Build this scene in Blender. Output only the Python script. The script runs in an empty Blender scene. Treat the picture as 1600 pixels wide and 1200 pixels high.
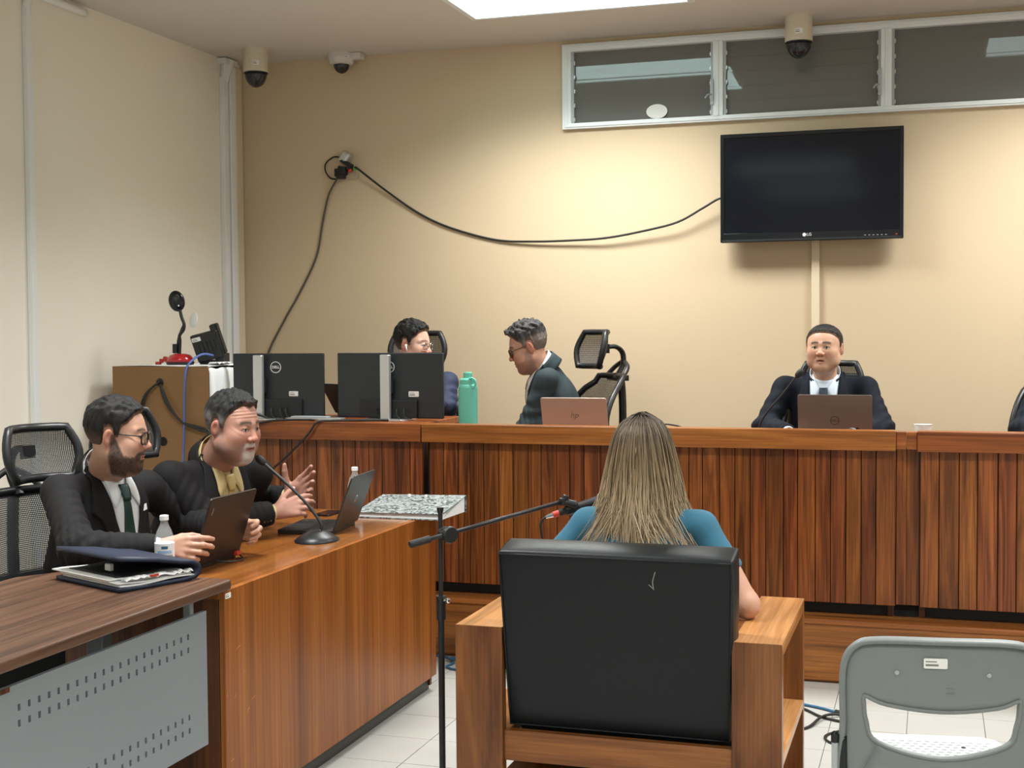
import bpy, math, random
import numpy as np
from mathutils import Vector, Matrix, Euler
random.seed(7)
SC = bpy.context.scene
COL = SC.collection
PI = math.pi

# ------------------------------------------------------------------ camera, world, lights, exposure
def cam_matrix(yaw, pitch, roll, loc):
    cy, sy, cp, sp = math.cos(yaw), math.sin(yaw), math.cos(pitch), math.sin(pitch)
    fwd = Vector((sy*cp, cy*cp, -sp)); right = Vector((cy, -sy, 0)); down = fwd.cross(right)
    cr, sr = math.cos(roll), math.sin(roll)
    r2 = right*cr + down*sr; d2 = -right*sr + down*cr
    m = Matrix.Identity(4)
    for i in range(3):
        m[i][0] = r2[i]; m[i][1] = -d2[i]; m[i][2] = -fwd[i]; m[i][3] = loc[i]
    return m
cd = bpy.data.cameras.new('camera'); cam = bpy.data.objects.new('camera', cd); COL.objects.link(cam)
cd.sensor_width = 36.0; cd.lens = 2076.0/1600*36.0; cd.clip_start = .05
cam.matrix_world = cam_matrix(-.30674, .03923, .00704, (0, 0, 1.575))
SC.camera = cam
W = bpy.data.worlds.new('world'); SC.world = W; W.use_nodes = True
W.node_tree.nodes['Background'].inputs[0].default_value = (.8, .9, 1, 1)
W.node_tree.nodes['Background'].inputs[1].default_value = .05
SC.view_settings.view_transform = 'Standard'; SC.view_settings.look = 'None'
SC.view_settings.gamma = 1.0; SC.view_settings.use_curve_mapping = False
SC.view_settings.exposure = 0.14
LAMP_W = {6.63: 54.0, 3.72: 60.0, .8: 35.0, -1.6: 26.0}   # watts of each ceiling panel, row by row
LAMP_SPREAD = math.radians(134)
LAMP_COL = (1.0, .993, .965)
LAMP_PANEL = 2.8
LAMPS = [(-1.8, 6.63), (.89, 6.63), (-2.35, 3.72), (1.0, 3.72), (-1.4, .8), (1.25, .8), (-1.4, -1.6), (1.25, -1.6)]
def area(x, y, z):
    l = bpy.data.lights.new('ceiling_panel_light', 'AREA'); l.shape = 'RECTANGLE'; l.size = 1.16; l.size_y = .56
    l.energy = LAMP_W[y]; l.color = LAMP_COL; l.spread = LAMP_SPREAD
    o = bpy.data.objects.new('ceiling_panel_light', l); COL.objects.link(o); o.location = (x, y, z)
for lx, ly in LAMPS: area(lx, ly, 3.272)

# ------------------------------------------------------------------ materials
def nt(name):
    m = bpy.data.materials.new(name); m.use_nodes = True
    t = m.node_tree; b = t.nodes['Principled BSDF']
    return m, t, b
def N(t, typ, **k):
    n = t.nodes.new(typ)
    for a, v in k.items(): setattr(n, a, v)
    return n
def c4(c): return (c[0], c[1], c[2], 1)
def srgb(r, g, b):
    f = lambda v: (v/255/12.92) if v/255 <= .04045 else ((v/255+.055)/1.055)**2.4
    return (f(r), f(g), f(b))
MAT = {}
def M_(name, col, rough=.5, metal=0, var=0, vscale=20, bump=0, bscale=200, coat=0, spec=.5, sheen=0, stretch=None, alpha=None, trans=0, ior=1.45):
    m, t, b = nt(name); L = t.links
    b.inputs['Base Color'].default_value = c4(col); b.inputs['Roughness'].default_value = rough
    b.inputs['Metallic'].default_value = metal; b.inputs['Coat Weight'].default_value = coat
    b.inputs['Specular IOR Level'].default_value = spec; b.inputs['Sheen Weight'].default_value = sheen
    b.inputs['Transmission Weight'].default_value = trans; b.inputs['IOR'].default_value = ior
    if alpha is not None: b.inputs['Alpha'].default_value = alpha
    if var or bump:
        tc = N(t, 'ShaderNodeTexCoord'); src = tc.outputs['Object']
        if stretch:
            mp = N(t, 'ShaderNodeMapping'); mp.inputs['Scale'].default_value = stretch
            L.new(src, mp.inputs[0]); src = mp.outputs[0]
    if var:
        no = N(t, 'ShaderNodeTexNoise'); no.inputs['Scale'].default_value = vscale; no.inputs['Detail'].default_value = 5
        L.new(src, no.inputs['Vector'])
        mx = N(t, 'ShaderNodeMix', data_type='RGBA')
        mx.inputs['A'].default_value = c4([c*(1-var) for c in col]); mx.inputs['B'].default_value = c4([min(1, c*(1+var)) for c in col])
        L.new(no.outputs['Fac'], mx.inputs['Factor']); L.new(mx.outputs['Result'], b.inputs['Base Color'])
    if bump:
        nb = N(t, 'ShaderNodeTexNoise'); nb.inputs['Scale'].default_value = bscale; nb.inputs['Detail'].default_value = 3
        L.new(src, nb.inputs['Vector'])
        bp = N(t, 'ShaderNodeBump'); bp.inputs['Strength'].default_value = bump; bp.inputs['Distance'].default_value = .002
        L.new(nb.outputs['Fac'], bp.inputs['Height']); L.new(bp.outputs['Normal'], b.inputs['Normal'])
    MAT[name] = m; return m
def wood(name, dark, mid, light, axis='z', across=9., along=.7, rough=.32, coat=.25, rnd=.0, fine=.25, fscale=140., dist=.8, pos=(.3, .5, .72)):
    """grain runs along axis; every object gets its own grain, and with rnd its own tint"""
    m, t, b = nt(name); L = t.links
    tc = N(t, 'ShaderNodeTexCoord'); oi = N(t, 'ShaderNodeObjectInfo')
    mu = N(t, 'ShaderNodeMath', operation='MULTIPLY'); mu.inputs[1].default_value = 61.7
    L.new(oi.outputs['Random'], mu.inputs[0])
    ad = N(t, 'ShaderNodeVectorMath', operation='ADD'); L.new(tc.outputs['Object'], ad.inputs[0]); L.new(mu.outputs[0], ad.inputs[1])
    def mp(s_al, s_ac):
        k = N(t, 'ShaderNodeMapping'); i = 'xyz'.index(axis); v = [s_ac]*3; v[i] = s_al
        k.inputs['Scale'].default_value = v; L.new(ad.outputs[0], k.inputs[0]); return k
    n1 = N(t, 'ShaderNodeTexNoise'); n1.inputs['Scale'].default_value = 1; n1.inputs['Detail'].default_value = 5
    n1.inputs['Roughness'].default_value = .55; n1.inputs['Distortion'].default_value = dist
    L.new(mp(along, across).outputs[0], n1.inputs['Vector'])
    rp = N(t, 'ShaderNodeValToRGB'); e = rp.color_ramp.elements
    e[0].position = pos[0]; e[0].color = c4(dark); e[1].position = pos[2]; e[1].color = c4(light)
    k = e.new(pos[1]); k.color = c4(mid)
    L.new(n1.outputs['Fac'], rp.inputs[0])
    n2 = N(t, 'ShaderNodeTexNoise'); n2.inputs['Scale'].default_value = 1; n2.inputs['Detail'].default_value = 3
    L.new(mp(along*3, fscale).outputs[0], n2.inputs['Vector'])
    mr = N(t, 'ShaderNodeMapRange'); mr.inputs['From Min'].default_value = .35; mr.inputs['From Max'].default_value = .65
    mr.inputs['To Min'].default_value = 1-fine; mr.inputs['To Max'].default_value = 1+fine*.5
    L.new(n2.outputs['Fac'], mr.inputs['Value'])
    hs = N(t, 'ShaderNodeHueSaturation'); L.new(rp.outputs[0], hs.inputs['Color'])
    if rnd:
        m2 = N(t, 'ShaderNodeMath', operation='MULTIPLY'); m2.inputs[1].default_value = 7.31; L.new(oi.outputs['Random'], m2.inputs[0])
        fr = N(t, 'ShaderNodeMath', operation='FRACT'); L.new(m2.outputs[0], fr.inputs[0])
        r1 = N(t, 'ShaderNodeMapRange'); r1.inputs['To Min'].default_value = 1-rnd; r1.inputs['To Max'].default_value = 1+rnd
        L.new(fr.outputs[0], r1.inputs['Value'])
        mm = N(t, 'ShaderNodeMath', operation='MULTIPLY'); L.new(r1.outputs[0], mm.inputs[0]); L.new(mr.outputs[0], mm.inputs[1])
        L.new(mm.outputs[0], hs.inputs['Value'])
        r2 = N(t, 'ShaderNodeMapRange'); r2.inputs['To Min'].default_value = .5-.006; r2.inputs['To Max'].default_value = .5+.006
        L.new(oi.outputs['Random'], r2.inputs['Value']); L.new(r2.outputs[0], hs.inputs['Hue'])
    else: L.new(mr.outputs[0], hs.inputs['Value'])
    L.new(hs.outputs[0], b.inputs['Base Color'])
    b.inputs['Roughness'].default_value = rough; b.inputs['Coat Weight'].default_value = coat*.4; b.inputs['Coat Roughness'].default_value = .15; b.inputs['Specular IOR Level'].default_value = .3
    bp = N(t, 'ShaderNodeBump'); bp.inputs['Strength'].default_value = .05; bp.inputs['Distance'].default_value = .001
    L.new(n2.outputs['Fac'], bp.inputs['Height']); L.new(bp.outputs[0], b.inputs['Normal'])
    MAT[name] = m; return m
def emit(name, col, s):
    m, t, b = nt(name); b.inputs['Base Color'].default_value = c4(col)
    b.inputs['Emission Color'].default_value = c4(col); b.inputs['Emission Strength'].default_value = s; MAT[name] = m
def mesh_fabric(name, col, freq=420., open_=.45):
    m, t, b = nt(name); L = t.links
    b.inputs['Base Color'].default_value = c4(col); b.inputs['Roughness'].default_value = .7
    tc = N(t, 'ShaderNodeTexCoord'); sp = N(t, 'ShaderNodeSeparateXYZ'); L.new(tc.outputs['Object'], sp.inputs[0])
    outs = []
    for ax in ('X', 'Z'):
        mu = N(t, 'ShaderNodeMath', operation='MULTIPLY'); mu.inputs[1].default_value = freq; L.new(sp.outputs[ax], mu.inputs[0])
        s = N(t, 'ShaderNodeMath', operation='SINE'); L.new(mu.outputs[0], s.inputs[0]); outs.append(s)
    mn = N(t, 'ShaderNodeMath', operation='MINIMUM'); L.new(outs[0].outputs[0], mn.inputs[0]); L.new(outs[1].outputs[0], mn.inputs[1])
    gt = N(t, 'ShaderNodeMath', operation='GREATER_THAN'); gt.inputs[1].default_value = .5-open_*2; L.new(mn.outputs[0], gt.inputs[0])
    tr = N(t, 'ShaderNodeBsdfTransparent'); mx = N(t, 'ShaderNodeMixShader')
    L.new(gt.outputs[0], mx.inputs[0]); L.new(b.outputs[0], mx.inputs[1]); L.new(tr.outputs[0], mx.inputs[2])
    L.new(mx.outputs[0], t.nodes['Material Output'].inputs['Surface']); MAT[name] = m
def attr_mat(name, rough=.5, sss=0., bump=.0, bscale=300, spec=.4, stretch=None):
    m, t, b = nt(name); L = t.links
    a = N(t, 'ShaderNodeAttribute'); a.attribute_name = 'Col'
    L.new(a.outputs['Color'], b.inputs['Base Color']); b.inputs['Roughness'].default_value = rough
    b.inputs['Specular IOR Level'].default_value = spec
    if sss:
        b.inputs['Subsurface Weight'].default_value = sss; b.inputs['Subsurface Radius'].default_value = (.012, .005, .003); b.inputs['Subsurface Scale'].default_value = .6
    if bump:
        tc = N(t, 'ShaderNodeTexCoord'); src = tc.outputs['Object']
        if stretch:
            mp = N(t, 'ShaderNodeMapping'); mp.inputs['Scale'].default_value = stretch; L.new(src, mp.inputs[0]); src = mp.outputs[0]
        nb = N(t, 'ShaderNodeTexNoise'); nb.inputs['Scale'].default_value = bscale; nb.inputs['Detail'].default_value = 3; L.new(src, nb.inputs['Vector'])
        bp = N(t, 'ShaderNodeBump'); bp.inputs['Strength'].default_value = bump; bp.inputs['Distance'].default_value = .003
        L.new(nb.outputs['Fac'], bp.inputs['Height']); L.new(bp.outputs[0], b.inputs['Normal'])
    MAT[name] = m
def brushed(name, col, rough=.35): return M_(name, col, rough, 1.0)

M_('wall_paint', (.86, .815, .715), .75, var=.03, vscale=1.2, bump=.15, bscale=300)
M_('wall_tan', (.64, .51, .345), .75, var=.03, vscale=1.2, bump=.15, bscale=300)
M_('ceiling_paint', (.66, .63, .59), .85, var=.02, vscale=2, bump=.1, bscale=250)
M_('duct_white', (.80, .82, .82), .45); M_('duct_beige', (.74, .63, .46), .5)
M_('alu_white', (.80, .84, .86), .35)
M_('grout', (.30, .29, .26), .9)
M_('tile', (.45, .45, .425), .32, var=.05, vscale=6, bump=.03, bscale=60, spec=.5)
wood('plank_wood', (.075, .020, .006), (.19, .053, .0125), (.285, .088, .02), 'z', across=20, along=1.1, rnd=.26, fine=.3, fscale=170, dist=1.7, pos=(.32, .5, .68))
wood('rail_wood', (.15, .042, .010), (.28, .084, .019), (.40, .138, .033), 'x', across=22, along=1.0, rnd=.12, fine=.22)
wood('riser_wood', (.10, .034, .010), (.25, .088, .021), (.38, .145, .036), 'x', across=14, along=.9, fine=.22)
wood('desk_veneer', (.19, .053, .009), (.30, .094, .016), (.38, .130, .025), 'z', across=7, along=.35, fine=.28, fscale=95, rough=.36, coat=.2)
wood('desk_top_wood', (.17, .052, .012), (.27, .092, .02), (.36, .135, .032), 'y', across=8, along=.5, rough=.2, coat=1.2)
wood('desk_end_wood', (.045, .014, .006), (.10, .030, .010), (.15, .05, .014), 'z', across=30, along=.4, rough=.4)
wood('walnut', (.042, .019, .011), (.105, .050, .028), (.165, .085, .050), 'y', across=30, along=.8, fine=.3, rough=.42, coat=.05, fscale=120)
wood('chair_wood', (.085, .026, .008), (.20, .070, .020), (.31, .118, .038), 'z', across=10, along=1.1, fine=.2, rough=.3, coat=.3)
wood('chair_arm_wood', (.28, .115, .035), (.46, .205, .07), (.58, .29, .115), 'y', across=22, along=1.0, fine=.18, rough=.28, coat=.3)
wood('chair_rail_wood', (.17, .055, .014), (.28, .10, .027), (.37, .145, .042), 'x', across=22, along=1.0, fine=.18, rough=.3, coat=.3)
M_('fibreboard', (.235, .125, .05), .8, var=.1, vscale=14, bump=.1, bscale=150)
M_('dark_void', (.006, .006, .006), .9); M_('toe_kick', (.016, .018, .02), .55); M_('kick_grey', (.055, .056, .052), .5)
M_('black_plastic', (.014, .015, .017), .38); M_('black_matte', (.02, .021, .023), .6); M_('black_gloss', (.006, .008, .011), .12)
M_('monitor_plastic', (.022, .026, .031), .38, bump=.05, bscale=500); M_('monitor_low', (.013, .015, .018), .45)
M_('screen_glass', (.004, .005, .010), .10, spec=.35)
M_('silver', (.60, .62, .63), .32, .75); M_('chrome', (.8, .8, .82), .12, 1.0); M_('steel_grey', (.42, .45, .47), .42, .2)
M_('panel_grey', (.235, .265, .285), .42, .15, var=.02, vscale=5)
M_('leather', (.007, .0095, .011), .42, bump=.12, bscale=260, spec=.32)
M_('white_label', (.82, .82, .80), .6); M_('ink', (.02, .02, .02), .6); M_('grey_ink', (.22, .22, .22), .6)
M_('cream_cam', (.66, .60, .48), .45); M_('white_cam', (.68, .66, .64), .4)
M_('dome', (.02, .022, .027), .06, spec=.6)
M_('teal_bottle', (.125, .47, .375), .42, bump=.04, bscale=400)
M_('gold_lid', (.42, .325, .275), .42, .35); M_('dell_lid', (.185, .160, .147), .36, .5); M_('dark_lid', (.032, .032, .034), .38, .2); M_('think_lid', (.021, .012, .010), .42)
M_('water', (.95, .97, .97), .04, alpha=.16); M_('cap_white', (.85, .86, .86), .45)
M_('navy_cloth', (.012, .020, .045), .55, bump=.1, bscale=700); M_('paper', (.80, .81, .82), .8, var=.04, vscale=30)
M_('red_gloss', (.42, .012, .016), .18, coat=.5); M_('blue_cable', (.09, .15, .42), .5); M_('cyan_cable', (.03, .13, .24), .5); M_('cable_black', (.016, .017, .016), .5)
M_('cable_grey', (.10, .09, .08), .55)
M_('white_cloth', (.80, .83, .84), .85, bump=.1, bscale=300)
M_('chair_grey', (.20, .218, .218), .42); M_('chair_seat_grey', (.5, .53, .54), .45, bump=.1, bscale=300)
M_('pane_glass', (.15, .149, .14), .03, spec=.8)
M_('beige_plug', (.55, .45, .33), .5); M_('red_plastic', (.55, .05, .03), .4); M_('green_led', (.15, .6, .15), .4)
M_('suit_charcoal', (.014, .0135, .0145), .8, bump=.25, bscale=900, spec=.22); M_('suit_black', (.0105, .010, .0108), .8, bump=.25, bscale=900, spec=.22)
M_('suit_slate', (.030, .043, .049), .8, bump=.25, bscale=900, spec=.22); M_('suit_navy', (.0085, .0115, .019), .8, bump=.25, bscale=900, spec=.22)
M_('shirt_white', (.76, .78, .82), .7, bump=.1, bscale=600); M_('shirt_cream', (.52, .41, .20), .7, bump=.1, bscale=600); M_('shirt_blue', (.62, .72, .82), .7, bump=.1, bscale=600)
M_('shirt_navy', (.018, .026, .065), .75, bump=.1, bscale=600); M_('jeans', (.08, .11, .18), .8)
M_('tie_green', (.008, .040, .032), .45); M_('tie_gold', (.47, .35, .12), .5); M_('tie_navy', (.02, .035, .06), .5)
M_('tee_teal', (.028, .135, .215), .8, bump=.2, bscale=800, sheen=.1)
M_('shoe_black', (.012, .011, .011), .3); M_('trouser_black', (.02, .02, .022), .85); M_('button', (.05, .04, .03), .3)
M_('gold', (.65, .45, .15), .25, 1.0); M_('glasses_black', (.01, .01, .011), .25); M_('glasses_brown', (.10, .05, .025), .3); M_('earbud', (.85, .86, .86), .3)
M_('lens', (.85, .88, .9), .04, trans=1.0, ior=1.02); M_('lens_dark', (.10, .09, .07), .06, trans=.6, ior=1.02)
M_('chair_metal', (.03, .032, .034), .4, .4)
M_('label_blue', (.30, .48, .75), .5); M_('label_tan', (.42, .33, .25), .5, var=.3, vscale=90)
M_('marble_board', (.30, .33, .34), .6)
def marble():
    m, t, b = nt('marble_cover'); L = t.links
    tc = N(t, 'ShaderNodeTexCoord'); n = N(t, 'ShaderNodeTexNoise'); n.inputs['Scale'].default_value = 30; n.inputs['Detail'].default_value = 4; n.inputs['Distortion'].default_value = 2.5
    L.new(tc.outputs['Object'], n.inputs['Vector'])
    rp = N(t, 'ShaderNodeValToRGB'); e = rp.color_ramp.elements; e[0].position = .42; e[0].color = (.055, .075, .072, 1); e[1].position = .56; e[1].color = (.36, .40, .40, 1)
    L.new(n.outputs['Fac'], rp.inputs[0]); L.new(rp.outputs[0], b.inputs['Base Color']); b.inputs['Roughness'].default_value = .45; MAT['marble_cover'] = m
marble()
mesh_fabric('chair_mesh', (.025, .027, .03), 900., .22); mesh_fabric('chair_mesh_fine', (.02, .023, .026), 1200., .2)
emit('lamp_panel', (.82, 1.0, .98), LAMP_PANEL)
attr_mat('skin', .46, .12, bump=.05, bscale=500, spec=.35)
attr_mat('hair', .5, 0, bump=.6, bscale=60, spec=.2, stretch=(9, 9, 1.5)); attr_mat('hair_strand', .42, spec=.35)

# ------------------------------------------------------------------ objects, things and mesh helpers
def thing(name, label, cat, loc=(0, 0, 0), rotz=0, group=None):
    o = bpy.data.objects.new(name, None); COL.objects.link(o); o.empty_display_size = .1
    o.location = loc; o.rotation_euler = (0, 0, rotz)
    tag(o, label, cat, group); return o
def tag(o, label=None, cat=None, group=None, kind=None):
    if label: o['label'] = label
    if cat: o['category'] = cat
    if group: o['group'] = group
    if kind: o['kind'] = kind
    return o
def link(name, me, mat, parent=None, smooth=False, bevel=0, bseg=2, solid=0, sub=0):
    o = bpy.data.objects.new(name, me); COL.objects.link(o)
    if mat is not None and not me.materials: me.materials.append(MAT[mat] if isinstance(mat, str) else mat)
    if smooth: me.shade_smooth()
    if solid:
        md = o.modifiers.new('solid', 'SOLIDIFY'); md.thickness = solid; md.offset = 0
    if bevel:
        md = o.modifiers.new('bevel', 'BEVEL'); md.width = bevel; md.segments = bseg; md.limit_method = 'ANGLE'; md.angle_limit = .6
    if sub:
        md = o.modifiers.new('sub', 'SUBSURF'); md.levels = sub; md.render_levels = sub
    if parent is not None: o.parent = parent
    return o
def catmull(pts, k=6, closed=False):
    P = [Vector(p) for p in pts]; n = len(P); out = []
    rng = n if closed else n-1
    for i in range(rng):
        if closed: a, b, c, d = P[(i-1) % n], P[i], P[(i+1) % n], P[(i+2) % n]
        else: a, b, c, d = P[max(i-1, 0)], P[i], P[i+1], P[min(i+2, n-1)]
        for j in range(k):
            t = j/k
            out.append(.5*((2*b)+(c-a)*t+(2*a-5*b+4*c-d)*t*t+(3*b-a-3*c+d)*t**3))
    if not closed: out.append(P[-1])
    return out
def rrect(w, h, r, n=5):
    """rounded rectangle outline, centred, counter-clockwise"""
    o = []
    for cx, cy, a0 in ((w/2-r, h/2-r, 0), (-w/2+r, h/2-r, 90), (-w/2+r, -h/2+r, 180), (w/2-r, -h/2+r, 270)):
        for i in range(n+1):
            a = math.radians(a0+90*i/n); o.append((cx+r*math.cos(a), cy+r*math.sin(a)))
    return o
class MB:
    def __init__(s): s.v = []; s.f = []; s.origin = Vector((0, 0, 0)); s.R = None
    def add(s, vs, fs):
        n = len(s.v); s.v += [tuple(v) for v in vs]; s.f += [tuple(i+n for i in f) for f in fs]; return s
    def box(s, c, d, R=None):
        c = Vector(c); vs = []
        for x in (-.5, .5):
            for y in (-.5, .5):
                for z in (-.5, .5):
                    p = Vector((x*d[0], y*d[1], z*d[2])); vs.append((R @ p if R else p)+c)
        return s.add(vs, [(0, 1, 3, 2), (4, 6, 7, 5), (0, 4, 5, 1), (2, 3, 7, 6), (0, 2, 6, 4), (1, 5, 7, 3)])
    def bb(s, x0, x1, y0, y1, z0, z1): return s.box(((x0+x1)/2, (y0+y1)/2, (z0+z1)/2), (x1-x0, y1-y0, z1-z0))
    def tube(s, pts, r, n=8, closed=False, cap=True, flat=1.0, up=None):
        P = [Vector(p) for p in pts]; m = len(P); vs = []; fs = []
        T = []
        for i in range(m):
            a = P[(i-1) % m] if closed else P[max(i-1, 0)]; b = P[(i+1) % m] if closed else P[min(i+1, m-1)]
            d = (b-a); T.append(d.normalized() if d.length > 1e-9 else Vector((0, 0, 1)))
        u = Vector(up) if up else (Vector((0, 0, 1)) if abs(T[0].z) < .9 else Vector((1, 0, 0)))
        u = (u-T[0]*u.dot(T[0])).normalized()
        for i in range(m):
            u = (u-T[i]*u.dot(T[i])); u = u.normalized() if u.length > 1e-6 else T[i].orthogonal().normalized()
            w = T[i].cross(u); rr = r[i] if isinstance(r, (list, tuple)) else r
            for j in range(n):
                a = 2*PI*j/n; vs.append(P[i]+u*(rr*math.cos(a)*flat)+w*(rr*math.sin(a)))
        for i in range(m if closed else m-1):
            for j in range(n):
                i2 = (i+1) % m; fs.append((i*n+j, i*n+(j+1) % n, i2*n+(j+1) % n, i2*n+j))
        if cap and not closed:
            fs.append(tuple(range(n-1, -1, -1))); fs.append(tuple((m-1)*n+j for j in range(n)))
        return s.add(vs, fs)
    def cyl(s, a, b, r, r2=None, n=20): return s.tube([a, b], [r, r if r2 is None else r2], n)
    def lathe(s, prof, c=(0, 0, 0), n=24, R=None):
        c = Vector(c); vs = []; fs = []; m = len(prof)
        for r, z in prof:
            for j in range(n):
                a = 2*PI*j/n; p = Vector((r*math.cos(a), r*math.sin(a), z)); vs.append((R @ p if R else p)+c)
        for i in range(m-1):
            for j in range(n): fs.append((i*n+j, i*n+(j+1) % n, (i+1)*n+(j+1) % n, (i+1)*n+j))
        fs.append(tuple(range(n-1, -1, -1))); fs.append(tuple((m-1)*n+j for j in range(n)))
        return s.add(vs, fs)
    def prism(s, poly, O, ax, ay, az, t):
        """polygon in the plane (ax, ay) at O, pushed t along az"""
        O = Vector(O); ax = Vector(ax); ay = Vector(ay); az = Vector(az); n = len(poly)
        vs = [O+ax*x+ay*y for x, y in poly]+[O+ax*x+ay*y+az*t for x, y in poly]
        fs = [tuple(range(n-1, -1, -1)), tuple(range(n, 2*n))]+[(i, (i+1) % n, n+(i+1) % n, n+i) for i in range(n)]
        return s.add(vs, fs)
    def ring(s, outer, inner, O, ax, ay, az, t):
        """frame between two outlines of equal length"""
        O = Vector(O); ax = Vector(ax); ay = Vector(ay); az = Vector(az); n = len(outer)
        q = lambda pl, k: [O+ax*x+ay*y+az*k for x, y in pl]
        vs = q(outer, 0)+q(inner, 0)+q(outer, t)+q(inner, t); fs = []
        for i in range(n):
            j = (i+1) % n
            fs += [(i, n+i, n+j, j), (2*n+i, 2*n+j, 3*n+j, 3*n+i), (i, j, 2*n+j, 2*n+i), (n+i, 3*n+i, 3*n+j, n+j)]
        return s.add(vs, fs)
    def grid(s, rows):
        m = len(rows); n = len(rows[0]); vs = [p for r in rows for p in r]
        return s.add(vs, [(i*n+j, i*n+j+1, (i+1)*n+j+1, (i+1)*n+j) for i in range(m-1) for j in range(n-1)])
    def sphere(s, c, r, n=16, m=10, R=None):
        r = (r, r, r) if isinstance(r, (int, float)) else r
        c = Vector(c); vs = []; fs = []
        for i in range(m+1):
            a = -PI/2+PI*i/m
            for j in range(n):
                b = 2*PI*j/n; p = Vector((r[0]*math.cos(a)*math.cos(b), r[1]*math.cos(a)*math.sin(b), r[2]*math.sin(a)))
                vs.append((R @ p if R else p)+c)
        for i in range(m):
            for j in range(n): fs.append((i*n+j, i*n+(j+1) % n, (i+1)*n+(j+1) % n, (i+1)*n+j))
        return s.add(vs, fs)
    def mesh(s, name, parent=None, local=False):
        me = bpy.data.meshes.new(name); vs = s.v
        if parent is not None and not local:          # given in world space: bring into the thing's frame
            mw = Matrix.LocRotScale(Vector(parent.location), parent.rotation_euler, None).inverted()
            if parent.parent is not None:
                g = parent.parent; mw = mw @ Matrix.LocRotScale(Vector(g.location), g.rotation_euler, None).inverted()
            vs = [tuple(mw @ Vector(v)) for v in vs]
        me.from_pydata([tuple(v) for v in vs], [], s.f); me.update(); return me
    def build(s, name, mat, parent=None, local=False, **k): return link(name, s.mesh(name, parent, local), mat, parent, **k)
def struct(name, mb, mat, label=None, **k):
    o = mb.build(name, mat, **k); o['kind'] = 'structure'
    if label: o['label'] = label
    return o
def rot(ax, a): return Matrix.Rotation(a, 3, ax)
def text(name, body, size, mat, O, ax, ay, parent, depth=.0004, bold=0, shear=0):
    cu = bpy.data.curves.new('t', 'FONT'); cu.body = body; cu.size = size; cu.align_x = 'CENTER'; cu.align_y = 'CENTER'
    cu.extrude = depth; cu.offset = bold; cu.shear = shear; cu.resolution_u = 3
    ob = bpy.data.objects.new('t', cu); COL.objects.link(ob)
    me = bpy.data.meshes.new_from_object(ob); bpy.data.objects.remove(ob); bpy.data.curves.remove(cu)
    ax = Vector(ax).normalized(); ay = Vector(ay).normalized(); az = ax.cross(ay); O = Vector(O)
    mb = MB(); mb.add([O+ax*v.co.x+ay*v.co.y+az*v.co.z for v in me.vertices], [tuple(p.vertices) for p in me.polygons]); bpy.data.meshes.remove(me)
    return mb.build(name, mat, parent)
def asset_label(parent, O, ax, ay, w, h, mat_='white_label', name='asset_label'):
    """small inventory sticker: printed lines on white, no code square"""
    ax = Vector(ax).normalized(); ay = Vector(ay).normalized(); az = ax.cross(ay)
    mb = MB(); mb.prism(rrect(w, h, h*.12, 2), Vector(O), ax, ay, az, .0006); lab = mb.build(name, mat_, parent)
    m2 = MB(); O2 = Vector(O)+az*.0007
    for k, (x0, x1, y, t) in enumerate(((-.42, .05, .18, .10), (-.42, .12, -.16, .2))):
        m2.prism([(x0*w, (y-t/2)*h), (x1*w, (y-t/2)*h), (x1*w, (y+t/2)*h), (x0*w, (y+t/2)*h)], O2, ax, ay, az, .0003)
    m2.build('printed_lines', 'grey_ink', lab)
    return lab
# ------------------------------------------------------------------ the room
XL, XR, YB, YF, ZC = -4.235, 3.6, 7.65, -2.8, 3.29
PZ = .285                                             # platform height
def tiled_floor():
    m, t, b = nt('floor_far_tiles'); L = t.links      # beyond the built tiles the same grid goes on in the material
    tc = N(t, 'ShaderNodeTexCoord'); mp = N(t, 'ShaderNodeMapping'); mp.inputs['Location'].default_value = (1.845/.2925, -4.458/.2925, 0)
    mp.inputs['Scale'].default_value = (1/.2925, 1/.2925, 1); L.new(tc.outputs['Object'], mp.inputs[0])
    br = N(t, 'ShaderNodeTexBrick'); br.offset = 0; br.inputs['Scale'].default_value = 1; br.inputs['Brick Width'].default_value = 1; br.inputs['Row Height'].default_value = 1
    br.inputs['Mortar Size'].default_value = .008; br.inputs['Color1'].default_value = (.45, .45, .425, 1); br.inputs['Color2'].default_value = (.44, .44, .415, 1); br.inputs['Mortar'].default_value = (.30, .29, .26, 1)
    L.new(mp.outputs[0], br.inputs['Vector']); L.new(br.outputs[0], b.inputs['Base Color']); b.inputs['Roughness'].default_value = .35
    return m
TS = .2925; TX0 = -1.845-2*TS; TY0 = 4.458-6*TS; NX, NY = 14, 12
mb = MB(); x1 = TX0+NX*TS; y1 = TY0+NY*TS
floor_far = tiled_floor()
fl = MB(); fl.bb(XL-.1, XR+.1, YF-.1, YB+.1, -.12, -.006); fo = struct('floor', fl, 'grout')
ff = MB()
for a in ((XL, TX0, YF, YB), (x1, XR, YF, YB), (TX0, x1, YF, TY0), (TX0, x1, y1, YB)): ff.bb(*a, -.006, 0)
ff.build('floor_covering', floor_far, fo)
tm = MB(); h = TS/2-.0016
tm.bb(-h, h, -h, h, -.008, 0); tme = tm.mesh('tile'); tme.materials.append(MAT['tile'])
for i in range(NX):
    for j in range(NY):
        o = bpy.data.objects.new('tile', tme); COL.objects.link(o); o.parent = fo
        o.location = (TX0+(i+.5)*TS, TY0+(j+.5)*TS, random.uniform(-.0006, 0))
struct('ceiling', MB().bb(XL-.1, XR+.1, YF-.1, YB+.1, ZC, ZC+.12), 'ceiling_paint')
struct('wall_left', MB().bb(XL-.12, XL, YF, YB+.12, 0, ZC), 'wall_paint')
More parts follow.
